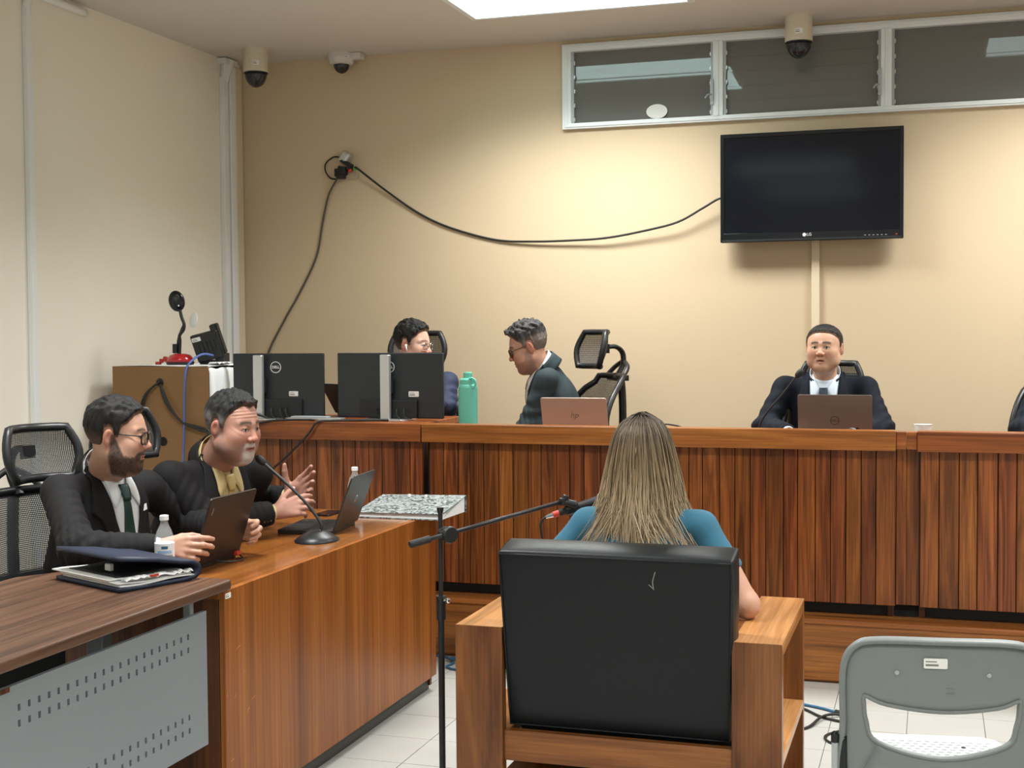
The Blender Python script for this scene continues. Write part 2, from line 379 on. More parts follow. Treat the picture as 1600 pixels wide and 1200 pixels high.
struct('wall_right', MB().bb(XR, XR+.12, YF, YB+.12, 0, ZC), 'wall_paint')
struct('wall_front', MB().bb(XL, XR, YF-.12, YF, 0, ZC), 'wall_paint')
WX0, WX1, WZ0, WZ1 = -2.092, 2.60, 2.766, 3.262       # louvred clerestory window
wb = MB(); wb.bb(XL, XR, YB, YB+.12, 0, WZ0); wb.bb(XL, WX0, YB, YB+.12, WZ0, ZC); wb.bb(WX1, XR, YB, YB+.12, WZ0, ZC); wb.bb(WX0, WX1, YB, YB+.12, WZ1, ZC); wb.bb(WX0, WX1, YB+.11, YB+.13, WZ0, WZ1)
struct('wall_back', wb, 'wall_tan')
win = bpy.data.objects.new('window_1', None); COL.objects.link(win); win.location = (WX0, YB, WZ0); win['kind'] = 'structure'
win['label'] = 'long louvred clerestory window with white metal frame under the ceiling'
X_W, Y_W, Z_W = Vector((1, 0, 0)), Vector((0, 1, 0)), Vector((0, 0, 1))
y0, y1w = YB-.03, YB+.06
MB().ring([(WX0, WZ0), (WX1, WZ0), (WX1, WZ1), (WX0, WZ1)], [(WX0+.055, WZ0+.034), (WX1-.055, WZ0+.034), (WX1-.055, WZ1-.045), (WX0+.055, WZ1-.045)], (0, y1w, 0), X_W, Z_W, -Y_W, y1w-y0).build('window_frame', 'alu_white', win, bevel=.003)
MB().ring([(WX0+.018, WZ0+.010), (WX1-.018, WZ0+.010), (WX1-.018, WZ1-.012), (WX0+.018, WZ1-.012)], [(WX0+.034, WZ0+.022), (WX1-.034, WZ0+.022), (WX1-.034, WZ1-.026), (WX0+.034, WZ1-.026)], (0, y0, 0), X_W, Z_W, -Y_W, .006).build('frame_bead', 'alu_white', win, bevel=.002)
bays = [-1.172, -.250, .672, 1.594]; ed = [WX0+.055]
for bx in bays:
    m_ = MB(); m_.bb(bx-.029, bx+.029, y0-.004, y1w, WZ0+.03, WZ1-.04); m_.bb(bx-.006, bx+.006, y0-.01, y0, WZ0+.03, WZ1-.04)
    m_.build('mullion', 'alu_white', win, bevel=.004); ed += [bx-.029, bx+.029]
ed.append(WX1-.055)
pz0, pitch = WZ0+.036, .0825
for k in range(5):
    a, b_ = ed[2*k], ed[2*k+1]
    MB().bb(a, b_, YB+.058, YB+.064, WZ0+.03, WZ1-.04).build('dark_room_sheet', 'dark_void', win)  # black sheet stands in for the dark room behind the louvres
    ch = MB()
    for xx in (a+.006, b_-.006): ch.bb(xx-.008, xx+.008, y0+.012, YB+.05, WZ0+.03, WZ1-.04)
    ch.build('louvre_channel', 'steel_grey', win)
    for i in range(5):
        z = pz0+pitch*i; p = MB(); tilt = math.radians([.4, -2.2, .3][k % 3]+.25*(i % 2)-.1*(i % 3))
        p.box(((a+b_)/2, YB+.012, z+pitch*.5), (b_-a-.02, .005, pitch+.006), rot('X', tilt)); p.build('pane', 'pane_glass', win)
        for xx, s in ((a+.014, 1), (b_-.014, -1)):
            c = MB(); c.box((xx, YB-.006, z+pitch*.25), (.012, .012, .022)); c.box((xx+.004*s, YB-.012, z+pitch*.25), (.006, .008, .010)); c.build('louvre_clip', 'silver', win)
    if k in (0, 1):                                  # crank handles on the mullions
        hx = b_-.004
        hd = MB(); hd.box((hx, y0-.014, WZ0+.165), (.016, .016, .105)); hd.box((hx, y0-.012, WZ0+.165), (.02, .01, .145)); hd.tube([(hx, y0-.02, WZ0+.15), (hx-.02, y0-.045, WZ0+.145), (hx-.034, y0-.05, WZ0+.125)], .005, 8)
        hd.build('crank_handle', 'steel_grey', win, bevel=.003)
ov = MB(); ov.prism([(.062*math.cos(a*PI/16), .041*math.sin(a*PI/16)) for a in range(32)], (-1.53, YB-.004, WZ0+.079), (1, 0, 0), (0, -.07, 1), (0, -1, 0), .002)
tag(ov.build('sticker', 'white_label'), 'white oval sticker on a lower louvre of the clerestory window', 'sticker')

# ceiling lamps
def lamp(x, y, label):
    t = thing('ceiling_light', label, 'ceiling light', (x, y, ZC), 0, 'recessed ceiling light panels')
    w, d = 1.22, .62; o = [(-w/2, -d/2), (w/2, -d/2), (w/2, d/2), (-w/2, d/2)]; q = [(a*(1-.03/w*2), b*(1-.03/d*2)) for a, b in o]
    MB().ring(o, q, (x, y, ZC-.012), (1, 0, 0), (0, 1, 0), (0, 0, 1), .014).build('frame', 'alu_white', t)
    MB().bb(x-w/2+.03, x+w/2-.03, y-d/2+.03, y+d/2-.03, ZC-.004, ZC+.002).build('diffuser', 'lamp_panel', t)
    if y > 6 and x < 0:
        r = MB()
        for i in range(39): r.bb(x-w/2+.03, x+w/2-.03, y-d/2+.035+i*.0143, y-d/2+.039+i*.0143, ZC-.008, ZC-.004)
        g = r.build('prism_ribs', 'lamp_panel', t); g['kind'] = 'stuff'
LL = ['rectangular recessed ceiling light panel above the monitors, cut by the top edge', 'ceiling light panel seen as a bright streak in the right window bay', 'ceiling light panel over the counsel desk, above the photo edge',
      'ceiling light panel over the grey plastic chair, above the photo edge', 'ceiling light panel seen as a faint streak in the dark television', 'ceiling light panel behind the camera on the right side',
      'rearmost ceiling light panel behind the camera on the left side', 'rearmost ceiling light panel behind the camera on the right side']
for (lx, ly), ll in zip(LAMPS, LL): lamp(lx, ly, ll)

# cable ducts on the walls
d1 = thing('cable_duct', 'single white plastic cable duct running up the left wall', 'cable duct', (XL, 5.53, 0))
m_ = MB(); m_.bb(XL, XL+.032, 5.508, 5.548, 0, 3.17); m_.build('duct_cover', 'duct_white', d1, bevel=.004)
m_ = MB(); m_.tube(catmull([(XL+.016, 5.528, 3.12), (XL+.016, 5.530, 3.19), (XL+.016, 5.56, 3.235), (XL+.016, 5.66, 3.25), (XL+.016, 6.0, 3.25)], 5), .021, 8); m_.build('duct_bend', 'duct_white', d1, smooth=True)
d2 = thing('cable_duct', 'bundle of white cable ducts standing in the corner beside the dome camera', 'cable duct', (XL, 7.5, 0))
for k, (ya, yb, th, mt) in enumerate(((7.385, 7.44, .035, 'duct_white'), (7.448, 7.50, .045, 'duct_white'), (7.507, 7.545, .03, 'duct_white'), (7.55, 7.645, .018, 'duct_beige'))):
    MB().bb(XL, XL+th, ya, yb, 0, ZC-.03 if k else ZC-.12).build('duct_cover', mt, d2, bevel=.004)
m_ = MB(); m_.tube([(XL+.02, 7.41, 3.15), (XL+.025, 7.43, 3.2), (XL+.03, 7.45, 3.28)], [.03, .035, .045], 8); m_.bb(XL, XL+.06, 7.37, 7.52, 3.25, 3.285); m_.build('duct_elbow', 'duct_white', d2, bevel=.004)
d3 = thing('cable_duct', 'thin beige cable duct dropping from the television to the bench', 'cable duct', (-.628, YB, 0))
m_ = MB(); m_.bb(-.650, -.606, YB-.028, YB, PZ, 2.2); m_.build('duct_cover', 'duct_beige', d3, bevel=.003)

# platform under the bench
RY = 6.03
pl = struct('trim_1', MB().bb(XL, XR, RY, YB, 0, PZ), 'riser_wood', label='low wooden platform that carries the judges bench')
pl2 = MB(); pl2.bb(XL, XR, RY-.018, RY, .012, PZ-.022); pl2.build('riser_board', 'riser_wood', pl, bevel=.002)
pl3 = MB(); pl3.bb(XL, XR, RY-.026, RY+.03, PZ-.022, PZ+.003); pl3.build('riser_nosing', 'rail_wood', pl, bevel=.006)

# judges' bench: three modules of vertical planks under a thick rail
BY = 6.115
def bench_module(x0, x1, label, xs, flush):
    t = thing('bench_module', label, 'bench', ((x0+x1)/2, 6.35, PZ), 0, 'modules of the judges bench')
    MB().bb(x0+.02, x1-.02, BY+.075, BY+.095, PZ, .36).build('toe_kick', 'toe_kick', t)
    MB().bb(x0+.01, x1-.01, BY+.022, BY+.05, .345, 1.06).build('gap_shade_board', 'dark_void', t)  # black board put in as the shade seen between the planks
    MB().bb(x0, x1, 6.072, 6.072+.075, 1.037, 1.127).build('rail', 'rail_wood', t, bevel=.004)
    zt = 1.127 if flush else 1.035
    MB().bb(x0+.01, x1-.002, 6.147, 6.68 if flush else 6.60, zt-.032, zt).build('worktop', 'rail_wood', t, bevel=.003)
    for xx in (x0+.01, x1-.035): MB().bb(xx, xx+.025, BY+.055, 6.56, PZ, zt-.032).build('side_panel', 'desk_end_wood', t)
    for a, b in zip(xs[:-1], xs[1:]):
        m = MB(); w = b-a-.0032; m.bb(-w/2, w/2, 0, .024, .342, 1.036)
        o = m.build('plank', 'plank_wood', t, local=True, bevel=.0018, bseg=1)
        o.location = ((a+b)/2-t.location.x, BY+random.uniform(-.0012, .0012)-t.location.y, -t.location.z)
    return t
def splits(x0, x1, w):
    xs = [x0]
    while xs[-1] < x1-w*1.35: xs.append(xs[-1]+w*random.choice((.9, .95, 1, 1, 1.05, 1.12)))
    return xs+[x1]
bench_module(-3.50, -2.398, 'left module of the wooden judges bench, carrying the two monitors', splits(-3.48, -2.405, .071), True)
bench_module(-2.392, -.152, 'long middle module of the wooden judges bench behind the seated woman', splits(-2.368, -.152, .0705), False)
bench_module(-.062, 2.2, 'right module of the wooden judges bench, cut by the right photo edge', splits(-.05, 2.2, .080), False)
t = thing('bench_post', 'narrow recessed wooden post joining middle and right bench modules', 'post', (-.107, 6.2, PZ))
for a, b in ((-.1515, -.1085), (-.1070, -.0490)):
    o = MB().bb(a, b, BY+.035, BY+.06, .342, 1.045).build('plank', 'plank_wood', t, bevel=.0015)
    MB().bb(a, min(b, -.0625), 6.085, 6.147, 1.045, 1.122).build('cap_block', 'rail_wood', t, bevel=.003)
MB().bb(-.15, -.064, BY+.10, BY+.12, PZ, .36).build('toe_kick', 'toe_kick', t)
MB().bb(-.161, -.0525, BY+.061, BY+.066, PZ+.001, 1.045).build('gap_shade_board', 'dark_void', t)  # black sheet added so the slits beside the post read as shade

# counsel desk (side desk with veneer front)
DX, DZ, DY0, DY1 = -2.085, .78, 3.62, 5.445
t = thing('counsel_desk', 'long reddish wooden counsel desk with veneer front and glossy top', 'desk', ((DX-.3), 4.53, 0))
MB().bb(DX-.62, DX-.0195, DY0, DY1, DZ-.028, DZ).build('desk_top', 'desk_top_wood', t, bevel=.002)
MB().bb(DX-.019, DX, DY0, DY1, .065, DZ-.0005).build('front_panel', 'desk_veneer', t, bevel=.0015)
for yy in (DY0+.001, DY1-.023): MB().bb(DX-.60, DX-.022, yy, yy+.022, .02, DZ-.028).build('end_panel', 'desk_end_wood', t)
MB().bb(DX-.052, DX-.032, DY0+.03, DY1-.012, 0, .068).build('toe_kick', 'kick_grey', t)
asset_label(t, (DX+.0005, 3.642, .762), (0, 1, 0), (0, 0, 1), .034, .017)
sc = MB(); random.seed(5)
for y, z, ln, an in ((3.632, .60, .03, 1.5), (3.70, .585, .035, .2), (3.735, .50, .03, .1), (3.68, .44, .02, 1.), (3.79, .40, .03, .3), (3.76, .37, .02, .8), (3.63, .33, .05, 1.4), (3.64, .20, .05, 1.2), (3.63, .46, .04, 1.55), (3.655, .24, .02, .3), (3.66, .19, .03, -.5)):
    dy, dz = math.cos(an)*ln/2, math.sin(an)*ln/2
    sc.tube([(DX+.0002, y-dy, z-dz), (DX+.0004, y, z+.002), (DX+.0002, y+dy, z+dz)], .0008, 4)
sc.build('scratches', 'chair_arm_wood', t)

# near table with perforated modesty panel
TZ = .815
t = thing('office_table', 'walnut laminate office table with grey perforated panel in the near left corner', 'table', (-2.4, 2.9, 0))
prof = []
def slab(x0, x1, y0, y1, z0, z1, r=.014):
    b = MB(); o = [(x0, y0), (x1, y0), (x1, y1-.012), (x1-.012, y1), (x0+.10, y1), (x0, y1-.16)]
    b.prism(o, (0, 0, z0), (1, 0, 0), (0, 1, 0), (0, 0, 1), z1-z0); return b
slab(-2.752, -2.068, 1.55, 3.648, .783, TZ).build('table_top', 'walnut', t, bevel=.013, bseg=4)
HO = []                                               # punched holes
for zz, ys, ye, n in ((.677, 2.668, 3.433, 21), (.638, 2.668, 3.433, 21), (.436, 2.668, 3.43, 21), (.396, 2.668, 3.43, 21)):
    for i in range(n): HO.append((ys+(ye-ys)*i/(n-1), zz))
YS = sorted(set([1.70, 3.538]+[round(y+s*.0052, 5) for y, z in HO if z > .67 for s in (-1, 1)]))
ZS = [.325, .396-.0085, .396+.0085, .436-.0085, .436+.0085, .638-.0085, .638+.0085, .677-.0085, .677+.0085, .735]
pm = MB(); hz = (.396, .436, .638, .677); hy = [y for y, z in HO if z > .67]
vid = {}
def pv(i, j, k):
    if (i, j, k) not in vid: vid[(i, j, k)] = len(pm.v); pm.v.append((-2.10-.0022*k*6, YS[i], ZS[j]))
    return vid[(i, j, k)]
ishole = lambda i, j: any(abs((ZS[j]+ZS[j+1])/2-z) < .002 for z in hz) and any(abs((YS[i]+YS[i+1])/2-y) < .002 for y in hy) if 0 <= i < len(YS)-1 and 0 <= j < len(ZS)-1 else False
for i in range(len(YS)-1):
    for j in range(len(ZS)-1):
        if ishole(i, j):
            for (a, b) in (((i, j), (i+1, j)), ((i+1, j), (i+1, j+1)), ((i+1, j+1), (i, j+1)), ((i, j+1), (i, j))): pm.f.append((pv(*a, 0), pv(*b, 0), pv(*b, 1), pv(*a, 1)))
            continue
        pm.f.append((pv(i, j, 0), pv(i+1, j, 0), pv(i+1, j+1, 0), pv(i, j+1, 0))); pm.f.append((pv(i, j, 1), pv(i, j+1, 1), pv(i+1, j+1, 1), pv(i+1, j, 1)))
nI, nJ = len(YS)-1, len(ZS)-1
for i in range(nI): pm.f += [(pv(i, 0, 0), pv(i, 0, 1), pv(i+1, 0, 1), pv(i+1, 0, 0)), (pv(i, nJ, 0), pv(i+1, nJ, 0), pv(i+1, nJ, 1), pv(i, nJ, 1))]
for j in range(nJ): pm.f += [(pv(0, j, 0), pv(0, j+1, 0), pv(0, j+1, 1), pv(0, j, 1)), (pv(nI, j, 0), pv(nI, j, 1), pv(nI, j+1, 1), pv(nI, j+1, 0))]
pm.build('perforated_panel', 'panel_grey', t)
for yy in (1.8, 3.44):
    l = MB(); l.bb(-2.46, -2.40, yy, yy+.05, .03, .783); l.bb(-2.70, -2.13, yy, yy+.05, 0, .03); l.bb(-2.14, -2.113, yy+.03, yy+.05, .70, .783); l.build('leg_frame', 'panel_grey', t, bevel=.004)
MB().bb(-2.62, -2.52, 1.9, 3.42, .55, .78).build('cable_tray', 'black_matte', t)
MB().bb(-2.0985, -2.097, 2.565, 2.632, .724, .736).build('maker_plate', 'desk_end_wood', t)
# ------------------------------------------------------------------ things on the walls and ceiling
X_, Y_, Z_ = Vector((1, 0, 0)), Vector((0, 1, 0)), Vector((0, 0, 1))
t = thing('television', 'large black flat television mounted high on the back wall', 'television', (-.649, 7.6, 2.06))
tx0, tx1, tz0, tz1, ty = -1.144, -.154, 2.068, 2.673, 7.525
MB().bb(tx0, tx1, ty+.004, ty+.045, tz0, tz1).build('back_shell', 'black_plastic', t, bevel=.006)
o_ = [(tx0, tz0), (tx1, tz0), (tx1, tz1), (tx0, tz1)]; q_ = [(tx0+.022, tz0+.05), (tx1-.022, tz0+.05), (tx1-.022, tz1-.022), (tx0+.022, tz1-.022)]
bezel = MB().ring(o_, q_, (0, ty+.006, 0), X_, Z_, -Y_, .012).build('bezel', 'black_gloss', t, bevel=.003)
MB().bb(tx0+.02, tx1-.02, ty+.0, ty+.005, tz0+.048, tz1-.02).build('screen', 'screen_glass', t)
MB().bb(tx0+.01, tx1-.01, ty-.008, ty-.005, tz0+.004, tz0+.014).build('trim_strip', 'monitor_plastic', t)
MB().bb(-.80, -.50, 7.56, YB, 2.25, 2.5).build('wall_mount', 'chair_metal', t)
MB().prism([(.010*math.cos(a*PI/10), .010*math.sin(a*PI/10)) for a in range(20)], (-.680, ty-.0065, tz0+.033), X_, Z_, -Y_, .001).build('logo_disc', 'cap_white', bezel)
text('logo_letters', 'LG', .022, 'cap_white', (-.654, ty-.0075, tz0+.033), X_, Z_, bezel)
b = MB()
for i in range(6): b.bb(-.36+i*.022, -.35+i*.022, ty-.008, ty-.0062, tz0+.020, tz0+.023)
b.build('touch_buttons', 'steel_grey', bezel); MB().bb(-.194, -.186, ty-.008, ty-.006, tz0+.020, tz0+.026).build('standby_light', 'red_plastic', t)

def ptz(x, y, label, k=1.0):
    t = thing('dome_camera', label, 'camera', (x, y, ZC), 0, 'ceiling cameras'); r = .073*k
    MB().lathe([(r*1.02, 0), (r*1.02, -.012), (r*.95, -.014)], (x, y, ZC), 32).build('ceiling_plate', 'cream_cam', t, smooth=False)
    MB().lathe([(r, -.012), (r*1.0, -.04), (r*.985, -.041), (r*.985, -.043), (r, -.044), (r*1.03, -.14), (r*.98, -.145)], (x, y, ZC), 36).build('housing', 'cream_cam', t)
    MB().lathe([(r*1.0, -.138), (r*1.0, -.150), (r*.93, -.152)], (x, y, ZC), 32).build('black_band', 'black_plastic', t)
    MB().lathe([(r*.92*math.cos(a*PI/20), -.149-r*1.14*math.sin(a*PI/20)) for a in range(10)]+[(.001, -.149-r*1.14)], (x, y, ZC), 28).build('dome', 'dome', t, smooth=True)
    d = Vector((-x, -y, 0)).normalized(); s = d.cross(Z_) * -1
    asset_label(t, Vector((x, y, ZC-.095))+d*(r*1.03), Vector((-d.y, d.x, 0)), Z_, .042, .028)
    return t
ptz(-3.90, 7.24, 'cream dome camera hanging from the ceiling beside the corner cable ducts')
ptz(-.707, 7.47, 'cream dome camera hanging from the ceiling in front of the louvred window')
cx, cy = -3.475, 7.545
t = thing('dome_camera', 'small white dome camera on the ceiling above the wall sockets', 'camera', (cx, cy, ZC), 0, 'ceiling cameras')
MB().lathe([(.078, 0), (.078, -.03), (.070, -.062), (.055, -.068)], (cx, cy, ZC), 32).build('housing', 'white_cam', t, smooth=False)
MB().bb(cx+.05, cx+.14, cy-.03, cy+.03, ZC-.04, ZC-.002).build('side_bracket', 'white_cam', t, bevel=.004)
MB().lathe([(.05*math.cos(a*PI/20), -.062-.058*math.sin(a*PI/20)) for a in range(10)]+[(.001, -.12)], (cx, cy, ZC), 24).build('dome', 'dome', t, smooth=True)
d = Vector((-cx, -cy, 0)).normalized(); asset_label(t, Vector((cx, cy, ZC-.03))+d*.0785+Vector((.03, .01, 0)), Vector((-d.y, d.x, 0)), Z_, .034, .014)

t = thing('wall_socket', 'beige wall socket crowded with black adapters and a grey plug', 'socket', (-3.48, YB, 2.58))
MB().bb(-3.505, -3.415, YB-.012, YB, 2.535, 2.60).build('socket_plate', 'beige_plug', t, bevel=.003)
MB().box((-3.485, YB-.04, 2.665), (.06, .06, .075), rot('Y', .6)).build('grey_adapter', 'silver', t, bevel=.014, bseg=3)
b = MB(); b.box((-3.475, YB-.045, 2.628), (.085, .05, .028), rot('Y', .55)); b.build('adapter_underside', 'black_plastic', t, bevel=.008)
b = MB(); b.box((-3.505, YB-.04, 2.585), (.05, .06, .05), rot('Y', .2)); b.box((-3.54, YB-.03, 2.575), (.045, .03, .05)); b.box((-3.52, YB-.035, 2.55), (.05, .05, .03)); b.box((-3.46, YB-.03, 2.60), (.03, .05, .035)); b.build('black_plugs', 'black_plastic', t, bevel=.005)
MB().sphere((-3.453, YB-.045, 2.583), .014, 12, 8).build('red_plug', 'red_plastic', t, smooth=True); MB().bb(-3.435, -3.424, YB-.04, YB-.012, 2.585, 2.60).build('green_light', 'green_led', t)
MB().tube(catmull([(-3.505, YB-.03, 2.66), (-3.57, YB-.02, 2.675), (-3.63, YB-.015, 2.64), (-3.635, YB-.015, 2.59), (-3.60, YB-.02, 2.545), (-3.55, YB-.03, 2.535)], 6), .005, 6).build('cord_loop', 'cable_black', t, smooth=True)
def cable(name, label, pts, r, mat, cat='cable', group=None, k=6, parent=None):
    o = MB().tube(catmull(pts, k), r, 6).build(name, mat, parent, smooth=True)
    if parent is None: tag(o, label, cat, group)
    return o
cable('power_cable', 'dark cable sagging along the wall from the sockets to the television',
      [(-3.42, 7.60, 2.60), (-3.395, 7.61, 2.585), (-3.225, 7.63, 2.452), (-3.015, 7.64, 2.308), (-2.808, 7.64, 2.212), (-2.522, 7.64, 2.131), (-2.281, 7.63, 2.113), (-2.006, 7.62, 2.113), (-1.812, 7.61, 2.122), (-1.584, 7.60, 2.157), (-1.397, 7.59, 2.199), (-1.249, 7.58, 2.274), (-1.154, 7.57, 2.322), (-1.06, 7.575, 2.33)], .0065, 'cable_black')
cable('power_cable', 'grey cable hanging from the wall sockets down behind the left monitor',
      [(-3.53, 7.60, 2.55), (-3.552, 7.61, 2.525), (-3.614, 7.63, 2.436), (-3.66, 7.64, 2.278), (-3.707, 7.64, 2.059), (-3.822, 7.64, 1.841), (-3.937, 7.64, 1.66), (-4.062, 7.64, 1.433), (-4.1, 7.64, 1.2), (-4.1, 7.64, .6), (-4.1, 7.62, PZ+.008), (-3.9, 7.6, PZ+.008)], .0065, 'cable_grey')

# ------------------------------------------------------------------ cabinet with document camera and telephone
t = thing('cabinet', 'brown fibreboard cabinet back with cable holes and a white cloth over its side', 'cabinet', (-3.82, 6.28, PZ))
bx0, bx1, by0, by1, bz = -4.118, -3.545, 6.03, 6.50, 1.408
b = MB()                                             # solid back board; black discs paint the shade of two round holes
hs = [(-3.832, 1.325, .022), (-3.818, 1.017, .024)]
outl = [(bx0, PZ), (bx1, PZ), (bx1, bz), (bx0, bz)]
b.bb(bx0, bx1, by0+.004, by0+.02, PZ, bz); b.build('back_board', 'fibreboard', t)
for hx, hz_, r in hs:
    b = MB(); b.ring([(r*1.12*math.cos(a*PI/12), r*1.12*math.sin(a*PI/12)) for a in range(24)], [(r*math.cos(a*PI/12), r*math.sin(a*PI/12)) for a in range(24)], (hx, by0+.004, hz_), X_, Z_, -Y_, .002); b.build('hole_rim', 'fibreboard', t)
    MB().prism([(r*math.cos(a*PI/12), r*math.sin(a*PI/12)) for a in range(24)], (hx, by0+.004, hz_), X_, Z_, -Y_, .001).build('hole_shade_disc', 'dark_void' if hz_ < 1.2 else 'toe_kick', t)
b = MB(); b.bb(bx0, bx1, by0+.02, by1, bz-.02, bz); b.bb(bx0, bx0+.02, by0+.02, by1, PZ, bz); b.bb(bx1-.02, bx1, by0+.02, by1, PZ, bz); b.bb(bx0, bx1, by0+.02, by1, PZ, PZ+.02); b.build('carcass', 'fibreboard', t)
rows = []                                            # cloth lying on top and hanging over the right side with folds
for i in range(26):
    row = []
    for j in range(34):
        yy = by0+.004+(by1-by0-.004)*j/33; s = i/25*.95
        if s < .50: p = (bx0+.08+s*(bx1-bx0-.08)/.50, yy, bz+.003+.002*math.sin(j*.9+i*.5))
        else:
            dn = (s-.5); fo_ = (.003+.022*min(1, dn/.12))*(.5+.5*math.sin(j*.62+math.sin(j*.21)))*(0 if j < 1 else 1)
            p = (bx1+.004+fo_*.6, yy, bz+.003-dn)
        row.append(p)
    rows.append(row)
tag(MB().grid(rows).build('cloth', 'white_cloth', smooth=True, solid=.002), 'white cloth draped over the top and right side of the brown cabinet', 'cloth')
for k, (dx, e) in enumerate(((-.06, (-3.95, 1.02)), (-.045, (-3.94, 1.0)), (0, (-3.62, 1.10)), (.004, (-3.61, 1.09)), (.01, (-3.60, 1.085)), (.012, (-3.605, 1.10)))):
    x0 = -3.832+random.uniform(-.008, .008)
    if k < 2: pts = [(x0, by0+.015, 1.325), (x0-.015, by0-.018, 1.315), (x0-.07-.01*k, by0-.02, 1.26), (x0-.10-.012*k, by0-.015, 1.17), (e[0]+.01*k, by0-.012, e[1])]
    else: pts = [(x0, by0+.015, 1.325), (x0+.012+dx*.5, by0-.02, 1.30), (x0+.05+dx*2, by0-.022, 1.22-.006*k), (x0+.13+dx, by0-.02, 1.135-.004*k), (e[0], by0-.018, e[1]), (e[0]+.08, by0-.01, e[1]-.05), (e[0]+.085, by0-.01, .8), (e[0]+.08, by0-.012, PZ+.01)]
    cable('cabinet_cable', 'black cable looping left from the hole in the brown cabinet' if k < 2 else 'black cable of the bundle falling right from the hole in the brown cabinet', pts, .0055, 'cable_black', group='black cables of the cabinet')
cable('network_cable', 'blue cable running from the telephone down the front of the brown cabinet',
      [(-3.615, 6.20, 1.462), (-3.635, 6.13, 1.47), (-3.655, 6.06, 1.44), (-3.668, 6.018, 1.39), (-3.675, 6.012, 1.27), (-3.68, 6.012, 1.12), (-3.69, 6.012, .9), (-3.70, 6.012, .6), (-3.69, 6.015, PZ+.02)], .006, 'blue_cable')
t = thing('document_camera', 'red based document camera with black gooseneck and oval head on the cabinet', 'document camera', (-3.81, 6.18, bz+.006))
z0 = bz+.006
MB().lathe([(.070, 0), (.074, .012), (.070, .016)], (-3.80, 6.18, z0), 28).build('base_foot', 'black_plastic', t)
b = MB(); b.lathe([(.072, .014), (.070, .03), (.055, .05), (.03, .058), (.001, .060)], (-3.80, 6.18, z0), 28); b.build('red_base', 'red_gloss', t, smooth=True)
b = MB(); b.box((-3.878, 6.17, z0+.028), (.03, .03, .026), rot('Y', .4)); b.box((-3.905, 6.165, z0+.02), (.022, .022, .022), rot('Z', .6)); b.box((-3.92, 6.16, z0+.008), (.03, .02, .016)); b.build('red_arm', 'red_gloss', t, bevel=.004)
b = MB(); b.box((-3.822, 6.17, z0+.085), (.026, .022, .05)); b.build('neck_joint', 'black_plastic', t, bevel=.004)
MB().tube(catmull([(-3.805, 6.18, z0+.05), (-3.80, 6.18, z0+.12), (-3.795, 6.17, z0+.155), (-3.765, 6.16, z0+.185), (-3.762, 6.16, z0+.215), (-3.775, 6.16, z0+.25), (-3.785, 6.16, z0+.29)], 6), .009, 8).build('gooseneck', 'black_plastic', t, smooth=True)
MB().tube(catmull([(-3.815, 6.18, z0+.06), (-3.812, 6.18, z0+.13), (-3.79, 6.175, z0+.18), (-3.765, 6.17, z0+.22)], 6), .005, 8).build('lamp_neck', 'black_plastic', t, smooth=True)
Rh = rot('Z', .42) @ rot('Y', -.22)
MB().sphere((-3.80, 6.155, z0+.335), (.042, .020, .056), 22, 14, Rh).build('camera_head', 'black_gloss', t, smooth=True)
fv = Rh @ Vector((0, -1, 0))
b = MB(); c = Vector((-3.80, 6.155, z0+.335))+(Rh @ Vector((0, 0, .012)))+fv*.017; b.cyl(c, c+fv*.006, .02, .018, 20); b.build('lens_ring', 'black_plastic', t); b = MB(); b.cyl(c+fv*.006, c+fv*.0075, .010, .009, 16); b.build('lens', 'dome', t)
c2 = Vector((-3.80, 6.155, z0+.335))+(Rh @ Vector((.006, 0, -.026)))+fv*.017; MB().sphere(c2, .005, 10, 8).build('lamp_bulb', 'cap_white', t)
MB().sphere((-3.728, 6.20, z0+.235), (.030, .006, .042), 22, 12, rot('Z', -.3) @ rot('Y', .38)).build('reflector', 'cap_white', t, smooth=True)
t = thing('desk_telephone', 'black desk telephone seen from behind on the white cloth', 'telephone', (-3.64, 6.25, bz+.006))
Rp = rot('Z', .12) @ rot('Y', -.24) @ rot('X', .22)
MB().box((-3.655, 6.22, z0+.098), (.155, .035, .15), Rp).build('body', 'black_plastic', t, bevel=.008)
b = MB()
for i in range(5): b.box(Vector((-3.655, 6.22, z0+.098))+Rp @ Vector((-.045+.022*i, -.019, .0)), (.008, .006, .06), Rp)
b.build('rear_ribs', 'black_matte', t)
MB().box(Vector((-3.655, 6.22, z0+.098))+Rp @ Vector((.062, .012, .02)), (.045, .045, .17), Rp).build('handset', 'black_gloss', t, bevel=.01)
b = MB(); b.box((-3.60, 6.27, z0+.03), (.05, .07, .06)); b.box((-3.66, 6.27, z0+.012), (.11, .08, .022)); b.build('stand', 'black_matte', t, bevel=.004)
c = Vector((-3.655, 6.22, z0+.098))+Rp @ Vector((-.045, -.0182, .05)); asset_label(t, c, Rp @ X_, Rp @ Z_, .05, .022)
rows = [[(-3.60+.07*i/5, 6.12+.12*j/6, bz+.008+.012*abs(math.sin(i*1.9+j*1.3))) for j in range(7)] for i in range(6)]
tag(MB().grid(rows).build('crumpled_paper', 'paper', solid=.0008), 'crumpled white paper beside the telephone on the cloth', 'paper')

